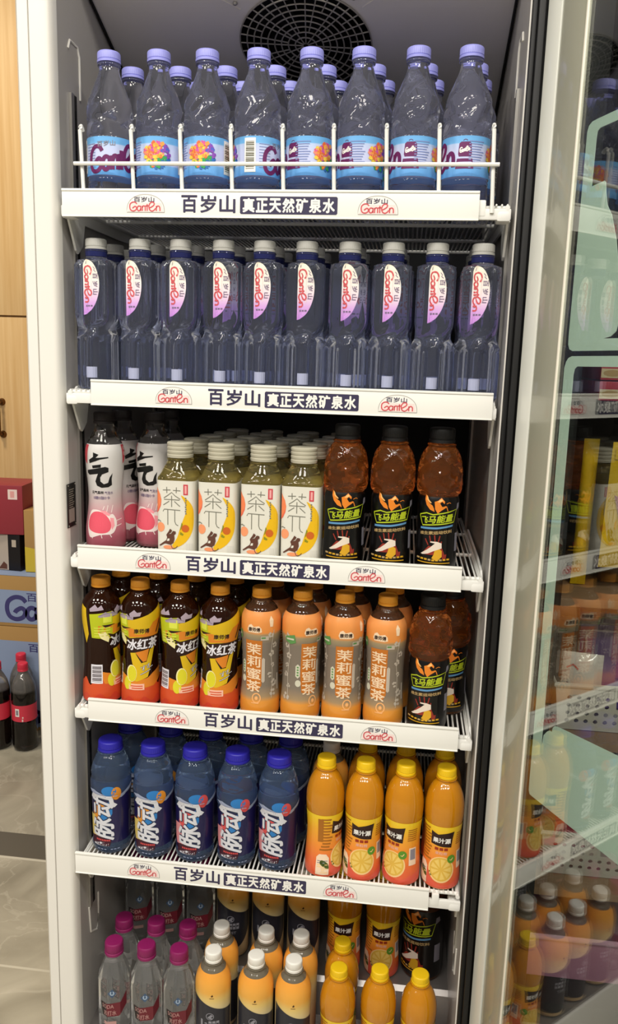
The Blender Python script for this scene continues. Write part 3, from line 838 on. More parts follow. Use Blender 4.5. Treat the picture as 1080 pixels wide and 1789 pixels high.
a.poly(f([(130, 1190), (310, 1178), (485, 1148), (482, 1170), (310, 1200), (130, 1214)]), 'stripe_blue', 1)
u0, v0_, u1, v1_ = zrect(f, 130, 1222, 478, 1262); a.text('维生素运动饮料', u0, v0_, u1, v1_, 'tan_ink', 1, .05, 0, 0, .1)
for x, y, x2, y2 in ((190, 1320, 225, 1390), (235, 1280, 250, 1350), (290, 1270, 300, 1350), (350, 1275, 335, 1350), (370, 1340, 360, 1400)): a.stroke(f([(x, y), (x2, y2)]), .0016, 'ember', 1)
a.poly(f([(230, 1400), (160, 1500), (190, 1505), (380, 1500), (420, 1530), (400, 1470), (370, 1400)]), 'ember', 1)
a.poly(f([(150, 1500), (210, 1450), (250, 1415), (300, 1365), (245, 1358), (250, 1345), (320, 1345), (372, 1362), (375, 1420), (330, 1440), (280, 1460), (230, 1490), (170, 1508)]), 'splash_white', 2)
a.poly(f([(290, 1500), (300, 1450), (350, 1430), (378, 1450), (380, 1520), (330, 1570), (270, 1540)]), 'gold', 3)
a.poly(f([(380, 1500), (430, 1490), (425, 1540), (385, 1550)]), 'ember', 2)
for k in range(9): a.rect(*zrect(f, 112+k*40, 1542+abs(k-4)*-3+12, 142+k*40, 1562+abs(k-4)*-3+12), 'gold' if k % 3 else 'tan_ink', 3)
a.rect(*zrect(f, 120, 1590, 470, 1602), 'gold', 1)
a.rect(.030, .030, .040, .056, 'grey_ink', 1); a.poly([(.029, .088), (.037, .092), (.035, .099), (.030, .098)], 'grey_ink', 1)
a.build('label_print', B.map, None, lb, .003, .006, base=.0005)

# --- F: dark iced tea with a yellow and orange printed sleeve
def waist(t, z, r): return r
FP = [(0, .0255), (.003, .0288), (.012, .0295), (.028, .0288), (.05, .0272), (.085, .0262), (.108, .0272), (.130, .0288), (.145, .0290), (.156, .0272), (.164, .0225), (.170, .0170), (.175, .0140), (.1755, .0155), (.1775, .0155), (.178, .0125), (.184, .0123)]
B = Bottle(FP, None, .06, 3)
r = new('F', 'iced_tea_bottle')
B.body('bottle_body', mat('dark_tea', '5a2c14', .02, trans=.85, ior=1.36), r)
cap(r, mat('cap_orange', 'd9912a', .4), .1790, .1935, .0138)
f = zmap(757, 7.98, 1570, .014, .0285); a = Art()
mat('f_yellow', 'd8b31c', .35); mat('f_orange', 'da8226', .35); mat('f_red', 'cf5028', .35); mat('f_red2', 'c9452c', .35); mat('lemon', 'd8cf2c', .35); mat('lemon_rim', 'f0e6a8', .35); mat('f_brown', '2c1612', .4); mat('promo', 'b9c21e', .35); mat('promo_lt', 'dbe04e', .35); mat('f_pink', 'f0b8a0', .4); mat('ice_white', 'e6e3ea', .35); mat('lilac_scribble', 'a898a4', .4)
H_ = B.per/2
# red-orange base all the way round
n = 60; top = [(-H_+2*H_*i/n, .040+.006*math.sin(i*.9)+.005*math.sin(i*.37+1)) for i in range(n+1)]
a.raw([p for x, y in top for p in ((x, .0035), (x, y))], [(2*i, 2*i+2, 2*i+3, 2*i+1) for i in range(n)], 'f_red', 0)
a.raw([p for x, y in top for p in ((x, .0035), (x, .014+.004*math.sin(x*300)))], [(2*i, 2*i+2, 2*i+3, 2*i+1) for i in range(n)], 'f_red2', 1)
a.poly(f([(530, 1260), (610, 1300), (720, 1340), (840, 1310), (900, 1260), (985, 1200), (985, 1330), (900, 1420), (700, 1440), (560, 1420)]), 'f_orange', 1)
a.poly(f([(513, 560), (620, 590), (700, 575), (850, 520), (988, 420), (985, 640), (945, 830), (800, 830), (600, 850), (560, 870), (520, 760)]), 'f_yellow', 1)
a.poly(f([(520, 690), (700, 690), (980, 570), (975, 660), (930, 820), (760, 790), (620, 800), (590, 890), (530, 790)]), 'f_orange', 2)
a.poly(f([(690, 690), (900, 610), (880, 650), (860, 690), (800, 760), (700, 760)]), 'f_yellow', 3)
a.poly(f([(525, 780), (570, 770), (600, 850), (592, 905), (545, 850)]), 'lemon_rim', 3)
a.poly(f([(550, 682), (662, 680), (570, 716)]), 'f_brown', 3)
a.stroke(f([(960, 610), (930, 760)]), .0022, 'f_brown', 3)
a.poly(f([(535, 570), (570, 520), (600, 545), (620, 515), (650, 545), (690, 540), (685, 580), (540, 585)]), 'lilac_scribble', 3); a.stroke(f([(540, 560), (600, 530), (680, 560)]), .0008, 'mauve_ink', 4)
a.text('康师傅', *zrect(f, 690, 690, 858, 750), 'f_brown', 4, .05)
a.poly(f([(585, 790), (640, 815), (720, 800), (950, 790), (958, 810), (945, 920), (850, 935), (700, 990), (615, 985), (605, 930), (625, 870)]), 'f_brown', 4)
u0, v0_, u1, v1_ = zrect(f, 605, 815, 945, 955); a.text('冰红茶', u0, v0_, u1, v1_, 'ice_white', 5, .06, .1, 0, .06)
a.poly(f([(640, 1000), (700, 992), (740, 1060), (775, 1120), (830, 1110), (870, 960), (920, 930), (885, 1120), (840, 1300), (720, 1350), (610, 1330), (690, 1240), (660, 1110)]), 'f_yellow', 2)
a.poly(f([(700, 990), (860, 950), (830, 1100), (785, 1110)]), 'f_orange', 2); a.poly(f([(700, 1000), (790, 1110), (770, 1125)]), 'f_brown', 3)
a.ell(*f([(655, 1252)])[0], .0080, .0132, 'lemon_rim', 3); a.ell(*f([(660, 1255)])[0], .0068, .0120, 'lemon', 4)
a.text('冰力', *zrect(f, 762, 1125, 895, 1225), 'f_brown', 5, .09, .3) if False else None
for st in ([(760, 1180), (800, 1165), (780, 1210)], [(800, 1150), (795, 1215)], [(815, 1160), (850, 1140), (835, 1190)], [(855, 1130), (850, 1190), (895, 1165)], [(755, 1265), (870, 1210)]): a.stroke(f(st), .0018, 'f_brown', 5); a.stroke(f(st), .0008, 'ice_white', 6)
a.rect(*zrect(f, 630, 1380, 798, 1455), 'f_pink', 3); a.rect(*zrect(f, 650, 1400, 780, 1412), 'f_red', 4); a.rect(*zrect(f, 660, 1428, 780, 1440), 'f_red', 4)
# back of the sleeve: promo block, barcode, lemon
A_ = -72*B.per/360
a.poly([(A_-.016, .142), (A_+.016, .146), (A_+.017, .103), (A_-.014, .105)], 'promo', 2)
for k in range(4): a.rect(A_-.010, .1075+k*.0042, A_+.013, .1090+k*.0042, 'promo_lt', 3)
a.rect(A_+.003, .129, A_+.0145, .142, 'promo_lt', 3)
a.rect(A_-.016, .0335, A_+.001, .063, 'ice_white', 3)
for k in range(13): a.rect(A_-.0142, .036+k*.002, A_-.0005, .036+k*.002+(.0013 if k % 3 else .0006), 'f_brown', 4)
a.poly([(A_-.016, .150), (A_-.008, .157), (A_-.004, .152), (A_+.001, .156), (A_+.004, .149), (A_-.015, .146)], 'lilac_scribble', 2)
a.poly([(A_+.019, .147), (A_+.026, .153), (A_+.030, .149), (A_+.036, .150), (A_+.034, .144), (A_+.02, .142)], 'lilac_scribble', 2)
a.poly([(A_-.034, .155), (A_-.022, .15), (A_-.019, .11), (A_-.025, .095), (A_-.034, .125)], 'f_yellow', 1)
a.ell(A_+.014, .038, .006, .010, 'lemon', 3)
A2 = 150*B.per/360
a.poly([(A2-.02, .15), (A2+.018, .155), (A2+.02, .1), (A2-.016, .095)], 'f_yellow', 1); a.ell(A2, .055, .011, .014, 'f_orange', 1)
lb = a.build('label', B.map, None, r, .003, .006, base=.0004)

# --- G: jasmine honey tea, orange bands and clear printed middle
def octo(t, z, r):
    if z > .118: r *= 1-.010*math.cos(8*t)*min(1, (z-.118)/.006)*max(0, min(1, (.166-z)/.01))
    return r
B = Bottle(FP[:5]+[(.085, .0268), (.108, .0278), (.122, .0284), (.126, .0288), (.145, .0288), (.153, .0275)]+FP[10:], octo, .06, 3)
r = new('G', 'honey_tea_bottle')
B.body('bottle_body', mat('honey_tea', 'a87a58', .02, trans=.9, ior=1.36), r)
cap(r, MATS['cap_orange'], .1790, .1935, .0138)
lb = B.sheet('label', gradmat('honey_sleeve', 0, .164, [(.0, 'd98a2a', 1), (.155, 'e0963a', 1), (.20, 'b99c74', .75), (.30, '9d9080', .62), (.70, '988b7c', .62), (.775, 'b5a27a', .72), (.80, 'e79142', .96), (.96, 'ec9a55', .96)], .3), r, .003, .1615)
f = zmap(330, 7.98, 1640, .014, .0275); a = Art()
mat('amber_panel', 'c06f22', .4); mat('cream_brush', 'efd3b0', .4); mat('flower_grey', 'bdb1a2', .4); mat('seal', 'f0b070', .4); mat('leaf_green', '5c8f4e', .4); mat('pale_pill', 'cfcbb6', .4)
a.poly(f([(250, 800), (440, 800), (440, 1350), (405, 1420), (260, 1400), (245, 1200)]), 'amber_panel', 1)
for k, ch in enumerate('茉莉蜜茶'): a.text(ch, *zrect(f, 262, 838+k*152, 432, 838+k*152+138), 'cream_brush', 2, .03, 0, 0, -.05)
a.poly(f([(275, 670), (290, 620), (320, 605), (350, 635), (405, 620), (430, 650), (435, 695), (400, 705), (290, 705)]), 'cream_brush', 1)
a.text('康师傅', *zrect(f, 288, 640, 418, 692), 'f_brown', 2, .05)
a.rect(*zrect(f, 425, 745, 495, 795), 'flower_grey', 1); a.rect(*zrect(f, 432, 755, 470, 775), 'leaf_green', 2)
def pill(x0, y0, x1, y1, m):
    u0, v0, u1, v1 = zrect(f, x0, y0, x1, y1); w = (u1-u0)/2
    a.poly([(u0, v0+w), ((u0+u1)/2, v0), (u1, v0+w), (u1, v1-w), ((u0+u1)/2, v1), (u0, v1-w)], m, 1)
pill(438, 1010, 470, 1320, 'flower_grey'); pill(195, 1055, 240, 1230, 'pale_pill')
for k in range(4): a.rect(*zrect(f, 207, 1085+k*32, 226, 1103+k*32), 'leaf_green', 2)
a.ell(*f([(222, 1290)])[0], .0042, .0052, 'pale_pill', 2)
a.ring(*f([(390, 1505)])[0], .0055, .0070, .0016, 'seal', 2); a.ell(*f([(390, 1505)])[0], .0022, .003, 'seal', 3, 10)
a.poly(f([(330, 1560), (420, 1560), (410, 1575), (340, 1572)]), 'seal', 2)
rs = random.Random(5)
def flower(u, v, s_):
    for k in range(5):
        q = 2*PI*k/5+rs.random()
        a.ell(u+s_*.9*math.cos(q), v+s_*1.1*math.sin(q), s_*.62, s_*.62, 'flower_grey', 2, 8)
for sg in (1, -1):
    for k in range(7):
        flower(sg*(.0265+.008*rs.random()), .035+k*.015+.004*rs.random(), .0022+.0016*rs.random())
    a.stroke([(sg*.029, .03), (sg*.031, .07), (sg*.028, .10), (sg*.031, .135)], .0009, 'flower_grey', 1, 4)
for k in range(5): flower(.075+.012*rs.random(), .04+k*.018, .003)
a.poly([(-.034, .128), (-.020, .132), (-.018, .120), (-.026, .117), (-.034, .121)], 'leaf_green', 3); a.rect(-.032, .1235, -.021, .126, 'pale_pill', 4)
a.poly([(.024, .150), (.027, .156), (.030, .150), (.029, .140), (.025, .140)], 'cream_brush', 2)
a.rect(.040, .04, .044, .065, 'flower_grey', 2)
a.build('label_print', B.map, None, lb, .003, .006, base=.0005)

# --- H: blue vitamin drink
def make_vitamin(kind, fruit):
    B = Bottle([(0, .0250), (.003, .0285), (.010, .0300), (.018, .0298), (.020, .0290), (.05, .0292), (.096, .0302), (.100, .0312), (.110, .0318), (.118, .0313), (.1225, .0300), (.126, .0299), (.130, .0304), (.137, .0297), (.146, .0270), (.156, .0230), (.162, .0190), (.163, .0175), (.1635, .0200), (.1655, .0200), (.166, .0165), (.171, .0160)],
               lambda t, z, r: r*(1-.012*max(0, math.cos(12*t))*(1 if z < .018 else 0)), .06, 3)
    r = new(kind, 'vitamin_drink_bottle')
    B.body('bottle_body', mat('blue_drink', '9fbdec', .02, trans=.92, ior=1.35), r)
    cap(r, mat('cap_blue', '2a25a0', .4), .1665, .1825, .0185)
    def top(t): return .098+.008*math.sin(t-.3)
    lb = B.sheet('label', mat('sleeve_indigo', '1b1748', .3, coat=.3), r, .020, .1, top=top)
    f = zmap(670, 6.13, 1215, 0, .0300); a = Art()
    mat('logo_silver', 'd5d6dd', .35); mat('ball_blue', '2a78bc', .3); mat('fruit_orange', 'd98a24', .35); mat('fruit_red', 'cf4a4a', .35); mat('fruit_pale', 'd8c06a' , .4); mat('fruit_rose', 'd98c90', .4); mat('sweep', '9aa3bd', .35); mat('shade_navy', '24304a', .4); mat('dark_wine', '3a1022', .4)
    fm, pm = ('fruit_orange', 'fruit_pale') if fruit == 'o' else ('fruit_red', 'fruit_rose')
    a.poly(f([(500, 560), (540, 545), (660, 590), (780, 585), (860, 520), (860, 560), (780, 625), (650, 625), (540, 600)]), 'sweep', 1)
    a.ell(*f([(672, 543)])[0], .0105, .0080, 'ball_blue', 2)
    a.ell(*f([(735, 572)])[0], .0072, .0110, fm, 2)
    a.poly(f([(600, 700), (700, 640), (700, 780), (640, 900), (600, 860), (560, 780)]), 'ball_blue', 1)
    a.poly(f([(540, 680), (640, 660), (620, 760), (560, 860), (520, 800)]), fm, 2)
    a.poly(f([(485, 830), (540, 815), (560, 960), (550, 1030), (500, 1045), (485, 980)]), pm, 1)
    # the two large characters run up the bottle
    u0, v0, u1, v1 = zrect(f, 515, 585, 715, 1060)
    a.text('脉动', u0, v0, u1, v1, 'shade_navy', 2, .12, .12, 90)
    a.text('脉动', u0, v0, u1, v1, 'logo_silver', 3, .05, .12, 90)
    a.poly(f([(505, 640), (530, 580), (700, 600), (715, 665), (745, 690), (720, 715), (680, 690), (670, 630), (560, 615), (525, 650)]), 'logo_silver', 4)
    a.poly(f([(500, 1050), (560, 1020), (690, 1065), (670, 1120), (510, 1120)]), 'dark_wine', 1)
    a.text('维生素饮料', *zrect(f, 525, 1085, 665, 1120), 'logo_silver', 2, .04)
    for k in range(8): a.rect(*zrect(f, 545+k*17, 1055, 557+k*17, 1072), 'fruit_red', 2)
    for k in range(7): a.rect(*zrect(f, 560+k*30-(k == 3)*8, 1150, 580+k*30, 1160), 'sweep', 0) if k not in (3,) else None
    bc = Art(); bc.rect(.036, .03, .0445, .066, 'grey_ink', 1); bc.rect(.0375, .032, .043, .064, 'sleeve_indigo', 2)
    bc.build('barcode', B.map, None, lb, .003, .006, base=.0005)
    a.build('label_print', B.map, None, lb, .003, .006, base=.0005)
make_vitamin('H', 'o'); make_vitamin('H2', 'r')

# --- I: orange juice
B = Bottle([(0, .0245), (.003, .0275), (.014, .0282), (.03, .0276), (.055, .0262), (.075, .0260), (.095, .0272), (.110, .0290), (.122, .0293), (.134, .0284), (.148, .0252), (.159, .0200), (.165, .0155), (.1685, .0140), (.169, .0155), (.171, .0155), (.1715, .0125), (.176, .0122)],
           lambda t, z, r: r, .06, 3)
r = new('I', 'orange_juice_bottle')
B.body('bottle_body', mat('orange_juice', 'c68210', .12, coat=.8, sss=.2), r)
cap(r, mat('cap_yellow', 'ecc21a', .35), .1718, .187, .0140)
lb = B.sheet('label', gradmat('juice_sleeve', .003, .106, [(0, 'e0593a'), (.25, 'ea6e38'), (.5, 'f09030'), (.75, 'f2ac2a'), (.9, 'f5c825'), (1, 'f7d62a')], .3), r, .003, .104, off=.0004)
f = zmap(760, 8.12, 1690, .003, .0268); a = Art()
mat('pulp', 'e0b448', .35); mat('pulp_lt', 'ecc96a', .35); mat('rind', 'f5cd8c', .35); mat('flesh_red', 'e4604a', .35); mat('badge_green', '5a8f2a', .35); mat('leaf_dark', '4a5a20', .4); mat('brown_print', 'a8681c', .45); mat('maroon_print', '9a3216', .45); mat('cream_panel', 'f4d9bc', .4)
a.poly(f([(632, 945), (705, 978), (755, 962), (882, 930), (870, 1030), (862, 1142), (740, 1135), (628, 1118)]), 'f_brown', 2)
a.text('果汁源', *zrect(f, 648, 1022, 852, 1092), 'white_ink', 3, .07)
a.text('美汁源', 0, 0, 0, 0, 'white_ink', 3) if False else None
for k in range(3): a.rect(*zrect(f, 672+k*55, 1152, 715+k*55, 1188), 'maroon_print', 2)
a.text('果粒橙', *zrect(f, 680, 1205, 820, 1245), 'f_pink', 2, .03)
a.poly(f([(590, 1390), (640, 1560), (760, 1640), (900, 1610), (940, 1560), (930, 1640), (780, 1675), (620, 1640)]), 'flesh_red', 1, 3)
a.ell(*f([(758, 1438)])[0], .0186, .0208, 'rind', 2, 32); a.ell(*f([(758, 1432)])[0], .0166, .0188, 'pulp', 3, 32)
cu, cv = f([(758, 1432)])[0]
for k in range(9):
    q = 2*PI*k/9; a.poly([(cu+.003*math.cos(q), cv+.003*math.sin(q)), (cu+.0145*math.cos(q-.25), cv+.0165*math.sin(q-.25)), (cu+.0145*math.cos(q+.25), cv+.0165*math.sin(q+.25))], 'pulp_lt', 4)
a.ell(*f([(868, 1295)])[0], .0062, .0066, 'badge_green', 5); a.stroke(f([(850, 1300), (865, 1310), (885, 1280)]), .0012, 'rind', 6)
a.poly(f([(560, 1465), (596, 1510), (604, 1580), (572, 1560), (552, 1510)]), 'leaf_dark', 3, 3); a.ell(*f([(538, 1600)])[0], .0042, .0052, 'cream_panel', 4)
# back of the sleeve
A_ = -64*B.per/360
a.poly([(A_-.011, .006), (A_+.008, .006), (A_+.008, .034), (A_+.004, .040), (A_-.006, .040), (A_-.010, .035)], 'cream_panel', 2)
for k in range(7): a.rect(A_-.0085, .0095+k*.0032, A_+.006-.004*((k*3) % 2), .0107+k*.0032, 'grey_ink' if k > 4 else 'rind', 3)
for k in range(11): a.rect(A_-.006+(k % 3)*.002, .046+k*.0050, A_+.013-(k*7 % 4)*.0015, .0485+k*.0050, 'brown_print', 2)
a.rect(A_-.009, .060, A_-.001, .098, 'brown_print', 2)
a.poly([(A_+.0115, .028), (A_+.017, .030), (A_+.0165, .022), (A_+.013, .021)], 'leaf_dark', 2)
A3 = 58*B.per/360
a.rect(A3-.003, .034, A3+.009, .062, 'cream_panel', 2); a.rect(A3-.001, .043, A3+.0075, .060, 'grey_ink', 3)
for k in range(6): a.rect(A3-.006, .074+k*.0035, A3+.009, .0755+k*.0035, 'brown_print', 2)
a.poly([(A3-.01, .004), (A3+.02, .004), (A3+.018, .022), (A3+.004, .018)], 'flesh_red', 1)
a.build('label_print', B.map, None, lb, .003, .006, base=.0005)

# --- J: soda water, magenta cap, octagonal shoulders
oc = lambda t, r: r*math.cos(PI/8)/math.cos(((t+PI/8) % (PI/4))-PI/8)
def octbody(t, z, r):
    w = max(0, min(1, (.150-z)/.01)); return r+(oc(t, r)*1.03-r)*w
B = Bottle([(0, .0235), (.003, .0262), (.015, .0268), (.105, .0268), (.110, .0262), (.122, .0230), (.136, .0175), (.145, .0140), (.148, .0132), (.1485, .0150), (.1505, .0150), (.151, .0125), (.157, .0122)], octbody, .06, 2)
r = new('J', 'soda_water_bottle')
B.body('bottle_body', mat('clear_water', 'f3f4f3', .0, trans=.94, ior=1.33), r, 96)
cap(r, mat('cap_magenta', '861a58', .4), .1515, .1725, .0148)
f = zmap(245, 6.16, 470, .163, None); a = Art()
mat('soda_red', '6b1f2b', .35); mat('soda_black', '1c1214', .4); mat('soda_text', 'b98f8a', .4); mat('diamond', '3f5878', .3); mat('diamond_lt', 'aebdcd', .3)
a.poly([(-.024, .0755), (-.003, .0755), (.012, .0775), (.0235, .091), (.0235, .067), (.008, .0515), (-.020, .0515)], 'soda_red', 1)
a.poly([(-.024, .0755), (-.014, .0755), (-.0105, .0515), (-.020, .0515)], 'soda_black', 2)
a.text('SODA', -.0205, .0665, .0005, .0735, 'soda_text', 3, .02); a.text('苏打水', -.017, .0535, .0045, .0625, 'soda_text', 3, .03)
a.poly([(-.009, .094), (-.002, .102), (.005, .094), (-.002, .0855)], 'diamond', 1); a.ring(-.002, .0945, .0026, .0032, .0018, 'diamond_lt', 2, 120, 420)
a.poly([(-.017, .036), (.004, .036), (.004, .042), (-.017, .042)], 'soda_text', 1)
lb = a.build('label', B.map, None, r, .0035, None, base=.0004)

# --- K: bottled milk tea / coffee, white cap, orange shoulder
B = Bottle([(0, .0245), (.003, .0278), (.014, .0285), (.06, .0282), (.105, .0284), (.122, .0286), (.133, .0274), (.143, .0240), (.151, .0190), (.155, .0155), (.158, .0140), (.1585, .0152), (.1605, .0152), (.161, .0122), (.166, .0120)], None, .06, 3)
def make_milk(kind, dark):
    r = new(kind, 'milk_tea_bottle')
    B.body('bottle_body', mat('cloudy_pet', 'a59a84', .1, trans=.6, ior=1.4), r)
    cap(r, mat('cap_white', 'eeebe2', .35), .162, .179, .0134)
    lb = B.sheet('label', gradmat('apricot_sleeve', 0, .15, [(0, 'b89a72'), (.25, 'cdb083'), (.60, 'dccb9c'), (.72, 'e8c877'), (.80, 'eeb14c'), (1, 'ee9f3c')], .3), r, .003, .1495)
    a = Art(); mat('slate', '2b2b33', .3); mat('slate_text', '8f8f98', .4); mat('ink_dot', '4a2a16', .5); mat('cream_line', 'd9c9a0', .4)
    H_ = B.per/2; n = 48
    edge = lambda u: .099-.014*math.sin(u/H_*PI*.9+.2)
    lo = (lambda u: .020+.030*(u/.034)**2) if dark else (lambda u: .010)
    lim = .036
    us = [-lim+2*lim*i/n for i in range(n+1)]
    a.raw([p for u in us for p in ((u, min(lo(u), edge(u)-.004)), (u, edge(u)))], [(2*i, 2*i+2, 2*i+3, 2*i+1) for i in range(n)], 'slate', 1)
    a.ring(-.004, .079, .0058, .0058, .0010, 'slate_text', 2); a.poly([(-.008, .077), (-.002, .083), (.001, .080), (-.002, .078), (.0005, .074), (-.005, .075)], 'slate_text', 3)
    a.rect(-.0195, .059, -.016, .0715, 'slate_text', 2); a.rect(-.0125, .065, -.0085, .067, 'slate_text', 2)
    for k in range(3): a.rect(-.006+k*.006, .059, -.0012+k*.006, .0705, 'slate_text', 2); a.rect(-.0055+k*.006, .064, -.002+k*.006, .0665, 'slate', 3)
    a.text('BEST', -.010, .0495, .006, .0545, 'slate_text', 2, .03)
    a.poly([(-.003, .116), (-.0005, .1195), (.0008, .1165), (-.001, .115)], 'ink_dot', 2); a.rect(-.005, .1118, .002, .1126, 'ink_dot', 2)
    a.build('label_print', B.map, None, lb, .003, .006, base=.0005)
make_milk('K', False); make_milk('K2', True)

# --- L: large cola bottle
B = Bottle([(0, .030), (.004, .036), (.012, .0395), (.03, .0405), (.10, .0405), (.105, .0398), (.165, .0398), (.17, .0405), (.20, .0398), (.225, .0355), (.245, .0275), (.26, .0190), (.268, .0150), (.2685, .0170), (.271, .0170), (.272, .0140), (.276, .0138)],
           lambda t, z, r: r*(1-.05*max(0, math.cos(5*t))**2*max(0, 1-z/.03)), .13, 3)
r = new('L', 'cola_bottle')
B.body('bottle_body', gradmat('cola', 0, .276, [(0, '1c110e'), (.73, '1c110e'), (.76, 'cfc8c4'), (1, 'dedad6')], .03, .3, .85), r)
lathe('air_gap', [(.0385, 0), (.0382, .004), (.0358, .022), (.028, .042), (.0195, .056), (.001, .057)], mat('froth', 'b9b2ac', .15, trans=.35), r, z0=.203) if False else None
cap(r, mat('cap_red', 'd8304a', .4), .271, .297, .0165)
lb = B.sheet('label', mat('cola_red', 'd63a4e', .4), r, .107, .163)
a = Art(); a.rect(-.012, .125, .002, .152, 'white_ink', 1); a.rect(-.009, .130, -.001, .147, 'grey_ink', 2)
a.rect(.010, .108, .014, .116, 'pink_ink', 1); a.rect(.011, .119, .015, .125, 'pink_ink', 1)
a.build('label_print', B.map, None, lb, .004, None, base=.0006)

# ------------------------------------------------------------------ stock the shelves
ORD = ['first', 'second', 'third', 'fourth', 'fifth', 'sixth', 'seventh', 'eighth', 'ninth', 'tenth']
ROW = ['front row', 'second row', 'third row', 'fourth row', 'rearmost row']
used = set()
def put(kind, x, y, z, rz, label, group, sc=1.0):
    p = PROTO[kind]
    o = p if kind not in used else copy_tree(p)
    used.add(kind)
    if kind not in 'BDL': rz += math.atan2(.175-x, 1.08+y)      # round bottles are turned a little towards the aisle
    o.location = (x, y, z); o.rotation_euler = (0, 0, rz); o.scale = sc if isinstance(sc, tuple) else (sc, sc, sc)
    o['label'] = label; o['group'] = group
    return o
R_ = math.radians
rs = random.Random(11)
# top shelf: eight columns of lavender-capped water
AX = [-.245, -.176, -.110, -.041, .029, .097, .167, .234]
AR = [8, 162, 156, 79, -147, -139, -112, -106]
AL = ['purple script', 'colourful painted cluster', 'painted cluster beside wire', 'upright barcode', 'badge left of fine print', 'half badge by fine print', 'purple badge beside script end', 'centred purple badge']
for row in range(3):
    for c, x in enumerate(AX):
        rz = R_(AR[c]) if row == 0 else R_(rs.choice(AR)+rs.uniform(-20, 20))
        lab = f'lavender-capped water bottle showing {AL[c]}, {ORD[c]} from left on top shelf' if row == 0 else f'lavender-capped water bottle, {ORD[c]} from left in {ROW[row]} of top shelf'
        put('A', x+.011*row, .0455+.0635*row, DECK[0], rz, lab, 'lavender-capped water bottles on the top shelf')
BX = [-.268, -.202, -.144, -.084, -.027, .031, .089, .147, .205, .2645]
BR = [0, -6, 2, 3, 0, 2, 4, -2, 0, -9]
for row in range(3):
    for c, x in enumerate(BX):
        xx = x+(.003*row if c < 9 else 0)
        put('B', xx if c else xx+.003, .038+.060*row, DECK[1], R_(BR[c]) if row == 0 else R_(rs.choice((0, 2, 90, 180, -90))), f'square grey-capped water bottle, {ORD[c]} from left in {ROW[row]} of second shelf', 'square water bottles on the second shelf', (.965, .965, 1))
for row in range(2):
    for c, x in enumerate((-.2625, -.1985)):
        put('C', x+.004*row, (.050, .088)[c]+.062*row, DECK[2], R_((0, -16)[c] if row == 0 else 60), f'white to pink peach soda bottle, {ORD[c]} from left in {ROW[row]} of middle shelf', 'peach sodas on the middle shelf')
for row in range(5):
    for c, x in enumerate((-.1445, -.0845, -.023, .035)):
        put('D', x+.0085*row, .037+.0585*row, DECK[2], 0, f'square pale tea bottle with fruit label, {ORD[c]} from left in {ROW[row]} of middle shelf', 'square tea bottles on the middle shelf')
for c, x in enumerate((.095, .161, .226)):
    put('E', x, .040, DECK[2], 0, ('amber-domed energy drink beside the square tea bottles on middle shelf', 'amber-domed energy drink between two alike on middle shelf', 'amber-domed energy drink at right end of middle shelf')[c], 'energy drinks on the middle shelf')
FR_ = [70, -2, 33, 0]
FD = ['dark iced tea bottle with lime promo block and barcode turned forward, by left wall', 'dark iced tea bottle with yellow label front, second from left on fourth shelf',
      'dark iced tea bottle with lime block half turned away, third on fourth shelf', 'dark iced tea bottle with yellow label front, beside the honey teas']
for row in range(2):
    for c, x in enumerate((-.2682, -.2070, -.1457, -.0845)):
        put('F', x+.009*row, .039+.062*row, DECK[3], R_(FR_[c]) if row == 0 else R_(rs.uniform(-90, 90)), FD[c] if row == 0 else f'orange-capped iced tea bottle standing behind the {ORD[c]} front iced tea', 'iced teas on the fourth shelf')
GR = [-27, 22, 0, -24]
for row in range(2):
    for c, x in enumerate((-.022, .039, .101, .163)):
        put('G', x+.009*row, .039+.062*row, DECK[3], R_(GR[c]) if row == 0 else R_(rs.uniform(-90, 90)), f'jasmine honey tea bottle with orange bands, {ORD[c]} from left in {ROW[row]}', 'honey teas on the fourth shelf')
put('E', .227, .036, DECK[3], R_(-4), 'amber-domed energy drink at front right of fourth shelf', 'energy drinks on the fourth shelf')
put('E', .2575, .098, DECK[3], R_(8), 'amber-domed energy drink half hidden behind another on fourth shelf', 'energy drinks on the fourth shelf')
HX = [-.258, -.189, -.122, -.055, .010]; HR = [-8, 0, 2, 2, 2]
for row in range(2):
    for c, x in enumerate(HX):
        put('H' if c < 2 else 'H2', x+.008*row, .040+.068*row, DECK[4], R_(HR[c]) if row == 0 else R_(rs.uniform(-60, 60)),
            f'blue vitamin drink with {"orange" if c < 2 else "red"} fruit print, {ORD[c]} from left in {ROW[row]}', 'blue vitamin drinks on the fifth shelf')
IX = [.083, .1425, .2025, .2625]; IR = [64, 0, -27, 2]
ID = ['orange juice bottle with text panel turned forward, beside the blue drinks', 'orange juice bottle with black logo and fruit slice, second of front four', 'orange juice bottle turned to show barcode, third of front four', 'orange juice bottle nearest right end of the fifth shelf']
for c, x in enumerate(IX): put('I', x, .036, DECK[4], R_(IR[c]), ID[c], 'orange juices on the fifth shelf')
for c, x in enumerate((.1425, .2025, .2625)): put('I', x, .098, DECK[4], R_(20*c), f'yellow-capped orange juice, {ORD[c]} from left in second row of fifth shelf', 'orange juices on the fifth shelf')
put('K', .0845, .1025, DECK[4], R_(-8), 'cream bottle hidden behind the leftmost orange juice on fifth shelf', 'milk teas on the fifth shelf')
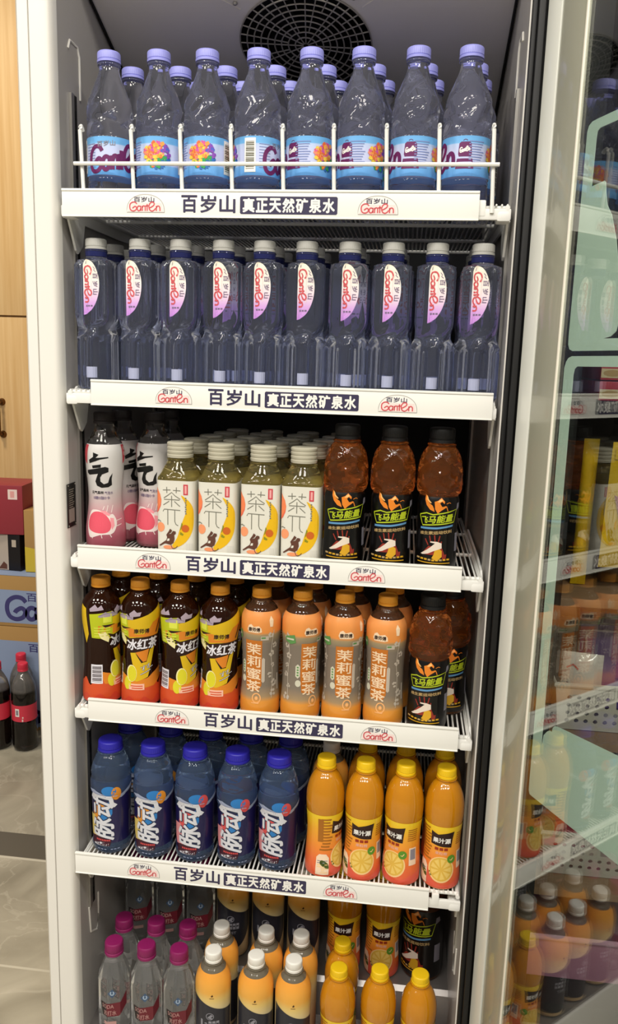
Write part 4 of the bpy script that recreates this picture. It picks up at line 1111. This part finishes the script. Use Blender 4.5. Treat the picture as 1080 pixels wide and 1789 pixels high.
# fridge floor
Z6, Z7 = .184, .246
for c, x in enumerate((-.255, -.200, -.1455)): put('J', x, .032, Z6, R_(-6+3*c), f'magenta-capped soda water bottle, {ORD[c]} from left in front row on fridge floor', 'soda waters on the fridge floor')
for c, x in enumerate((-.258, -.2015, -.1462)): put('J', x, .0885, Z6, R_(10*c), f'magenta-capped soda water bottle, {ORD[c]} from left in second row on fridge floor', 'soda waters on the fridge floor')
for c, x in enumerate((-.262, -.205, -.148)): put('J', x, .180, Z7, R_(4), f'soda water bottle on the raised step, {ORD[c]} from left, under the fifth shelf', 'soda waters on the raised step')
for c, x in enumerate((-.088, -.018, .043)): put('K', x, .030, Z6, R_((-2, 0, 4)[c]), f'white-capped apricot bottle with slate label, {ORD[c]} from left in front row', 'milk teas on the fridge floor')
for c, x in enumerate((-.088, -.012, .047)): put('K', x, .0885, Z6, R_(-20*c), f'white-capped apricot bottle, {ORD[c]} from left in second row on fridge floor', 'milk teas on the fridge floor')
for c, x in enumerate((-.088, -.024, .040)): put('K2', x, .178, Z7, 0, f'milk tea with black oval label on the raised step, {ORD[c]} from left', 'milk teas on the raised step')
put('I', .115, .0295, Z6, R_(10), 'yellow-capped orange juice on fridge floor, nearest the milk teas', 'orange juices on the fridge floor', (.97, .97, .93))
put('I', .1795, .036, Z6, R_(4), 'yellow-capped orange juice on fridge floor, middle of front three', 'orange juices on the fridge floor', (.97, .97, .93))
put('I', .243, .036, Z6, R_(0), 'yellow-capped orange juice on fridge floor, front right corner', 'orange juices on the fridge floor', (.97, .97, .93))
put('I', .1165, .0885, Z6, R_(40), 'yellow-capped orange juice on fridge floor, standing alone in second row', 'orange juices on the fridge floor', (.97, .97, .93))
put('I', .113, .172, Z7, R_(0), 'orange juice with black logo on the raised step, left of two', 'orange juices on the raised step', 1.06)
put('I', .181, .172, Z7, R_(0), 'orange juice with black logo on the raised step, right of two', 'orange juices on the raised step', 1.06)
put('E', .2515, .183, Z7, R_(-26), 'black sleeved energy drink alone on the raised step by right wall', 'energy drinks on the raised step', 1.26)
# floor beside the fridge: cola
for i, (x, y) in enumerate(((-1.116, 1.262), (-1.0265, 1.268), (-1.071, 1.345))):
    put('L', x, y, 0, R_((10, 0, 40)[i]), ('red-capped cola bottle at left picture edge on the tiled floor', 'red-capped cola bottle on tiled floor nearest the refrigerator', 'red-capped cola bottle behind the two front ones')[i], 'cola bottles on the floor')

# ------------------------------------------------------------------ left of the fridge: tall cupboard and cartons
def woodmat():
    m = mat('beech_laminate', 'd8b47e', .5)
    nt = m.node_tree; b = nt.nodes['Principled BSDF']
    tc = nt.nodes.new('ShaderNodeTexCoord'); mp = nt.nodes.new('ShaderNodeMapping'); n = nt.nodes.new('ShaderNodeTexNoise'); cr = nt.nodes.new('ShaderNodeValToRGB')
    mp.inputs['Scale'].default_value = (30, 30, 1.2); n.inputs['Scale'].default_value = 2; n.inputs['Detail'].default_value = 4
    e = cr.color_ramp.elements; e[0].color = (*srgb('cfa870'), 1); e[1].color = (*srgb('dcba86'), 1); e[0].position = .35; e[1].position = .65
    nt.links.new(tc.outputs['Object'], mp.inputs[0]); nt.links.new(mp.outputs[0], n.inputs[0]); nt.links.new(n.outputs[0], cr.inputs[0]); nt.links.new(cr.outputs[0], b.inputs['Base Color'])
    return m
woodmat(); mat('bronze', '6d4a26', .35, metal=.8)
cu = thing('tall_cupboard', 'tall beech laminate cupboard behind the cartons left of the refrigerator', 'cupboard', (0, 0, 0))
boxo('carcass', (-2.3, -.70, 1.772, 2.19, 0, 2.5), MATS['beech_laminate'], cu, .001)
for x0, x1 in ((-2.298, -1.502), (-1.498, -.702)):
    boxo('door', (x0, x1, 1.75, 1.77, 1.421, 2.498), MATS['beech_laminate'], cu, .001)
    d_ = boxo('door', (x0, x1, 1.75, 1.77, .08, 1.414), MATS['beech_laminate'], cu, .001)
    bm = bmesh.new(); hx = x0+.185 if x0 > -1.6 else x1-.06
    tube(bm, [(hx, 1.749, 1.108), (hx, 1.725, 1.105), (hx, 1.722, 1.09), (hx, 1.722, 1.005), (hx, 1.725, .992), (hx, 1.749, .988)], .006, 10)
    for z in (1.108, .988): bmesh.ops.create_cone(bm, cap_ends=True, segments=16, radius1=.014, radius2=.010, depth=.010, matrix=Matrix.Translation((hx, 1.745, z)) @ Matrix.Rotation(PI/2, 4, 'X'))
    mesh_obj('handle', bm, MATS['bronze'], d_)
mat('kraft', 'b08a52', .7); mat('carton_blue', '8e9fc0', .6); mat('carton_ink', '3c3a72', .55); mat('kraft_tape', 'a9a68f', .4)
def carton(z0, z1, lab):
    c = thing('carton', lab, 'carton', (-1.15, 1.55, z0), group='water cartons left of the refrigerator')
    boxo('box_body', (-.26, .26, -.16, .16, 0, z1-z0), MATS['kraft'], c, .003)
    a = Art(); h = z1-z0
    a.rect(-.25, .012, .26, h-.05, 'carton_blue', 0)
    a.logo(.010, .024, .30, .082, 'carton_ink', 1, .19)
    a.text('百岁山', .085, h-.075-.012, .20, h-.056, 'carton_ink', 1, .03)
    a.build('carton_print', lambda u, v, o: (u, -.16-o, v), None, c, base=.0006)
    if h < .2:
        bm = bmesh.new(); box(bm, -.26, .26, -.16, .16, h+.0003, h+.0012)
        mesh_obj('printed_lid', bm, MATS['carton_blue'], c, smooth=False)
    return c
carton(0, .372, 'tall kraft water carton standing on floor behind the cola bottles')
carton(.3735, .552, 'upper kraft water carton with large navy script, stacked below the small boxes')
k = thing('snack_box', 'kraft and yellow box with round dark emblem on the water carton', 'box', (-1.03, 1.50, .5545), R_(3))
boxo('box_body', (-.062, .09, -.06, .07, 0, .215), MATS['kraft'], k, .002)
a = Art(); mat('box_yellow', 'd2b93a', .5); mat('emblem_dark', '2c2a3a', .4); mat('emblem_ring', '7d7a6a', .4)
a.poly([(-.0615, .001), (.09, .001), (.09, .055), (.03, .062), (0, .078), (-.0615, .088)], 'box_yellow', 0)
a.ell(.012, .040, .036, .036, 'emblem_dark', 1, 32); a.ring(.012, .040, .030, .030, .003, 'emblem_ring', 2); a.poly([(0, .028), (.01, .05), (.03, .055), (.02, .03)], 'emblem_ring', 3)
a.build('box_print', lambda u, v, o: (u, -.06-o, v), None, k, base=.0004)
k = thing('gift_carton', 'black and white carton with small white sticker, under the red box', 'box', (-1.165, 1.515, .5545), R_(-4))
boxo('box_body', (-.1, .062, -.07, .07, 0, .126), mat('carton_black', '120d10', .4), k, .002)
a = Art(); mat('photo_beige', 'b8aca0', .5); a.rect(-.099, .001, .018, .125, 'photo_beige'); a.rect(.032, .083, .048, .108, 'flower_grey', 1); a.poly([(-.02, .004), (.0, .03), (.012, .02), (.012, .004)], 'brown_fur', 1)
a.build('box_print', lambda u, v, o: (u, -.07-o, v), None, k, base=.0004)
k = thing('red_box', 'dark red box with white sticker on top of the stack', 'box', (-1.165, 1.515, .6815), R_(4))
boxo('box_body', (-.14, .068, -.08, .08, 0, .17), mat('box_red', '96303c', .45), k, .004)
a = Art(); a.rect(.018, .122, .050, .156, 'pink_ink'); a.rect(.026, .128, .040, .150, 'tag_pink', 1)
a.build('sticker', lambda u, v, o: (u, -.08-o, v), None, k, base=.0004)

# ------------------------------------------------------------------ right of the fridge, seen through the door: dark open chiller with baskets
mat('chiller_dark', '1c1917', .6); mat('basket_white', 'cfccc2', .5); mat('board', '93765a', .6)
ch = thing('open_chiller', 'dark open chiller with wooden shelf boards behind the glass door', 'chiller', (0, 0, 0))
for nm, d in (('side_panel', (.405, .425, .36, 1.0, 0, 2.0)), ('side_panel', (1.38, 1.40, .36, 1.0, 0, 2.0)), ('back_panel', (.4255, 1.3795, .98, 1.0, 0, 2.0)), ('top_panel', (.4255, 1.3795, .36, .979, 1.97, 2.0)), ('base_panel', (.4255, 1.3795, .36, .979, 0, .05))):
    boxo(nm, d, MATS['chiller_dark'], ch, .001)
for z in (.281, .592, .87, 1.225):
    boxo('shelf_board', (.4262, 1.3788, .37, .978, z, z+.016), MATS['board'] if z < .9 else MATS['chiller_dark'], ch, .002)
def basket(z, lab, n):
    b = thing('plastic_basket', lab, 'basket', (.70, .62, z), group='white perforated baskets in the chiller')
    bm = bmesh.new(); W2, H, D2 = .215, .092, .20
    outer = [(-W2+.012, 0), (W2-.012, 0), (W2, H), (-W2, H)]
    holes = []
    for rr in range(4):
        zz = .017+rr*.0165; nn = 22
        for k_ in range(nn):
            x = (-W2+.028)+(2*W2-.056)*k_/(nn-1)
            if rr >= 2 and abs(x+.06) < .042: continue
            holes.append([(x+.0042*math.cos(2*PI*i/10), zz+.0046*math.sin(2*PI*i/10)) for i in range(10)])
    holes.append([(-.098, .046), (-.022, .046), (-.020, .064), (-.100, .064)])
    for yy, sg in ((-D2, 1), (D2, -1)):
        loops = [[Vector((x, y, 0)) for x, y in l] for l in [outer]+[list(reversed(h_)) for h_ in holes]]
        fl_ = [v for l in loops for v in l]
        vs = [bm.verts.new((v.x, yy+sg*(-.012*(v.y/H)), v.y)) for v in fl_]
        for t in tessellate_polygon(loops): bm.faces.new([vs[i] for i in t])
    for sg in (-1, 1):
        vs = [bm.verts.new(p) for p in ((sg*(W2-.012), -D2, 0), (sg*(W2-.012), D2, 0), (sg*W2, D2+.012, H), (sg*W2, -D2-.012, H))]; bm.faces.new(vs)
    bm.faces.new([bm.verts.new(p) for p in ((-W2+.012, -D2, 0), (W2-.012, -D2, 0), (W2-.012, D2, 0), (-W2+.012, D2, 0))])
    bmesh.ops.recalc_face_normals(bm, faces=bm.faces)
    bmesh.ops.solidify(bm, geom=bm.faces[:], thickness=.0022)
    tube(bm, [(-W2, -D2-.012, H), (W2, -D2-.012, H), (W2, D2+.012, H), (-W2, D2+.012, H)], .005, 8, closed=True)
    mesh_obj('basket_shell', bm, MATS['basket_white'], b, angle=25)
    return b
basket(.6118, 'upper white perforated basket holding purple snack packets', 0)
basket(.3008, 'lower white perforated basket with red packets inside', 1)
def pouch(name, w, h, d, m, label, cat, loc, rz=0, tilt=0, group=None, art=None):
    p = thing(name, label, cat, loc, rz, group); p.rotation_euler = (tilt, 0, rz)
    bm = bmesh.new(); n, k_ = 12, 10; F = []; K = []
    for i in range(n+1):
        A = []; B_ = []
        for j in range(k_+1):
            x = -w/2+w*j/k_; z = h*i/n
            e = (max(0, math.sin(PI*i/n))**.6)*(max(0, math.sin(PI*j/k_))**.6)*d/2
            A.append(bm.verts.new((x, -e-.0006, z))); B_.append(bm.verts.new((x, e+.0006, z)))
        F.append(A); K.append(B_)
    for i in range(n):
        for j in range(k_):
            bm.faces.new((F[i][j], F[i][j+1], F[i+1][j+1], F[i+1][j])); bm.faces.new((K[i][j+1], K[i][j], K[i+1][j], K[i+1][j+1]))
        bm.faces.new((F[i][0], F[i+1][0], K[i+1][0], K[i][0])); bm.faces.new((F[i+1][k_], F[i][k_], K[i][k_], K[i+1][k_]))
    for j in range(k_):
        bm.faces.new((F[0][j+1], F[0][j], K[0][j], K[0][j+1])); bm.faces.new((F[n][j], F[n][j+1], K[n][j+1], K[n][j]))
    bo = mesh_obj('pouch', bm, m, p)
    if art:
        def mp(u, v, o):
            e = (max(0, math.sin(PI*min(1, max(0, v/h))))**.6)*(max(0, math.sin(PI*min(1, max(0, (u+w/2)/w))))**.6)*d/2
            return (u, -e-.0012-o, v)
        art.build('pouch_print', mp, None, bo, .012, .012, base=.001)
    return p
mat('foil_purple', '6b4a9a', .3, coat=.4); mat('foil_lilac', 'a88bb0', .3, coat=.4); mat('foil_yellow', 'e3bb12', .35, coat=.3); mat('foil_red', 'b83848', .35, coat=.3); mat('foil_white', 'd8d2cc', .3, coat=.5); mat('foil_rose', 'b0707a', .35)
a = Art(); a.poly([(-.065, .225), (.065, .225), (.065, .20), (-.065, .205)], 'foil_yellow', 0)
for x in (-.045, -.02): a.ring(x, .185, .008, .010, .003, 'ember', 1)
a.poly([(-.06, .14), (-.03, .13), (.0, .145), (.06, .14), (.06, .06), (-.03, .05), (-.05, .1)], 'foil_rose', 1); a.ring(-.03, .09, .007, .007, .003, 'white_ink', 2)
pouch('snack_bag', .14, .235, .045, MATS['foil_yellow'], 'yellow snack bag with red fruit print on chiller shelf', 'snack bag', (.613, .43, .935), R_(6), R_(4), art=a)
pouch('snack_bag', .045, .12, .03, MATS['foil_yellow'], 'slim yellow snack stick beside the yellow bag', 'snack bag', (.520, .47, .8875), 0, R_(2)).scale = (.62, .8, 2.35)
for i in range(4):
    q = pouch('snack_packet', .13, .17, .03, MATS['foil_purple'] if i < 2 else MATS['foil_lilac'], ('front purple snack packet with white outline in upper basket', 'second purple snack packet in upper basket', 'third lilac snack packet in upper basket', 'rear lilac snack packet in upper basket')[i], 'snack packet',
          (.612+.008*i, .505+.043*i, .6225), 0, R_(-6), 'purple packets in the upper basket')
    bm = bmesh.new(); tube(bm, [(x, -.012, z) for x, z in ((-.055, .02), (-.055, .15), (-.045, .16), (.045, .16), (.055, .15), (.055, .02))], .0022, 6)
    mesh_obj('piping', bm, mat('piping_lilac', 'd2c0d4', .4), q.children[0])
a = Art()
a.text('1650', -.028, .055, .020, .073, 'mauve_ink', 1, .04); a.stroke([(-.030, .10), (-.018, .108), (-.008, .10)], .003, 'tag_red', 1)
pouch('wrapped_parcel', .075, .13, .035, MATS['foil_white'], 'white plastic wrapped parcel with printed digits beside purple packets', 'parcel', (.541, .450, .6225), R_(-10), R_(-4), art=a)
for i in range(2): pouch('snack_packet', .14, .10, .035, MATS['foil_red'], ('front red packet in the lower basket', 'rear red packet in the lower basket')[i], 'snack packet', (.60+.02*i, .50+.06*i, .309), 0, R_(-6), 'red packets in the lower basket')
for i in range(2):
    k = thing('biscuit_box', ('lower red and cream biscuit box on the upper chiller shelf', 'upper red biscuit box on the upper chiller shelf')[i], 'box', (.68, .50, 1.242+.036*i), 0, 'biscuit boxes in the chiller')
    boxo('box_body', (-.17, .18, -.10, .12, 0, .034), MATS['foil_red'], k, .002)
    a = Art(); a.rect(-.169, .004, .179, .020, 'cream_line', 0)
    for q in range(7): a.ell(-.15+q*.05, .012, .016, .006, 'tan_ink', 1, 12)
    a.build('box_print', lambda u, v, o: (u, -.10-o, v), None, k, base=.0005)
mat('pink_plastic', 'd99ab8', .3, coat=.5)
tb = thing('storage_tub', 'pink plastic tub at the bottom of the chiller', 'tub', (.905, .69, .052))
bm = bmesh.new()
P0 = [(-.45, -.27), (.45, -.27), (.45, .27), (-.45, .27)]
for sc_, zt, rev in ((1, .10, 0), (.985, .10, 1)):
    lo = [bm.verts.new((x*sc_*.96, y*sc_*.96, .0 if not rev else .004)) for x, y in P0]; hi = [bm.verts.new((x*sc_, y*sc_, zt)) for x, y in P0]
    for i in range(4): bm.faces.new((lo[i], lo[(i+1) % 4], hi[(i+1) % 4], hi[i]))
    bm.faces.new(lo)
    if not rev: H0 = hi
    else:
        for i in range(4): bm.faces.new((H0[i], H0[(i+1) % 4], hi[(i+1) % 4], hi[i]))
bmesh.ops.recalc_face_normals(bm, faces=bm.faces)
mesh_obj('tub_shell', bm, MATS['pink_plastic'], tb, smooth=False)
bm = bmesh.new(); tube(bm, [(x, y, .10) for x, y in P0], .006, 8, closed=True); mesh_obj('rim', bm, mat('pink_rim', 'e2b4cb', .3), tb)
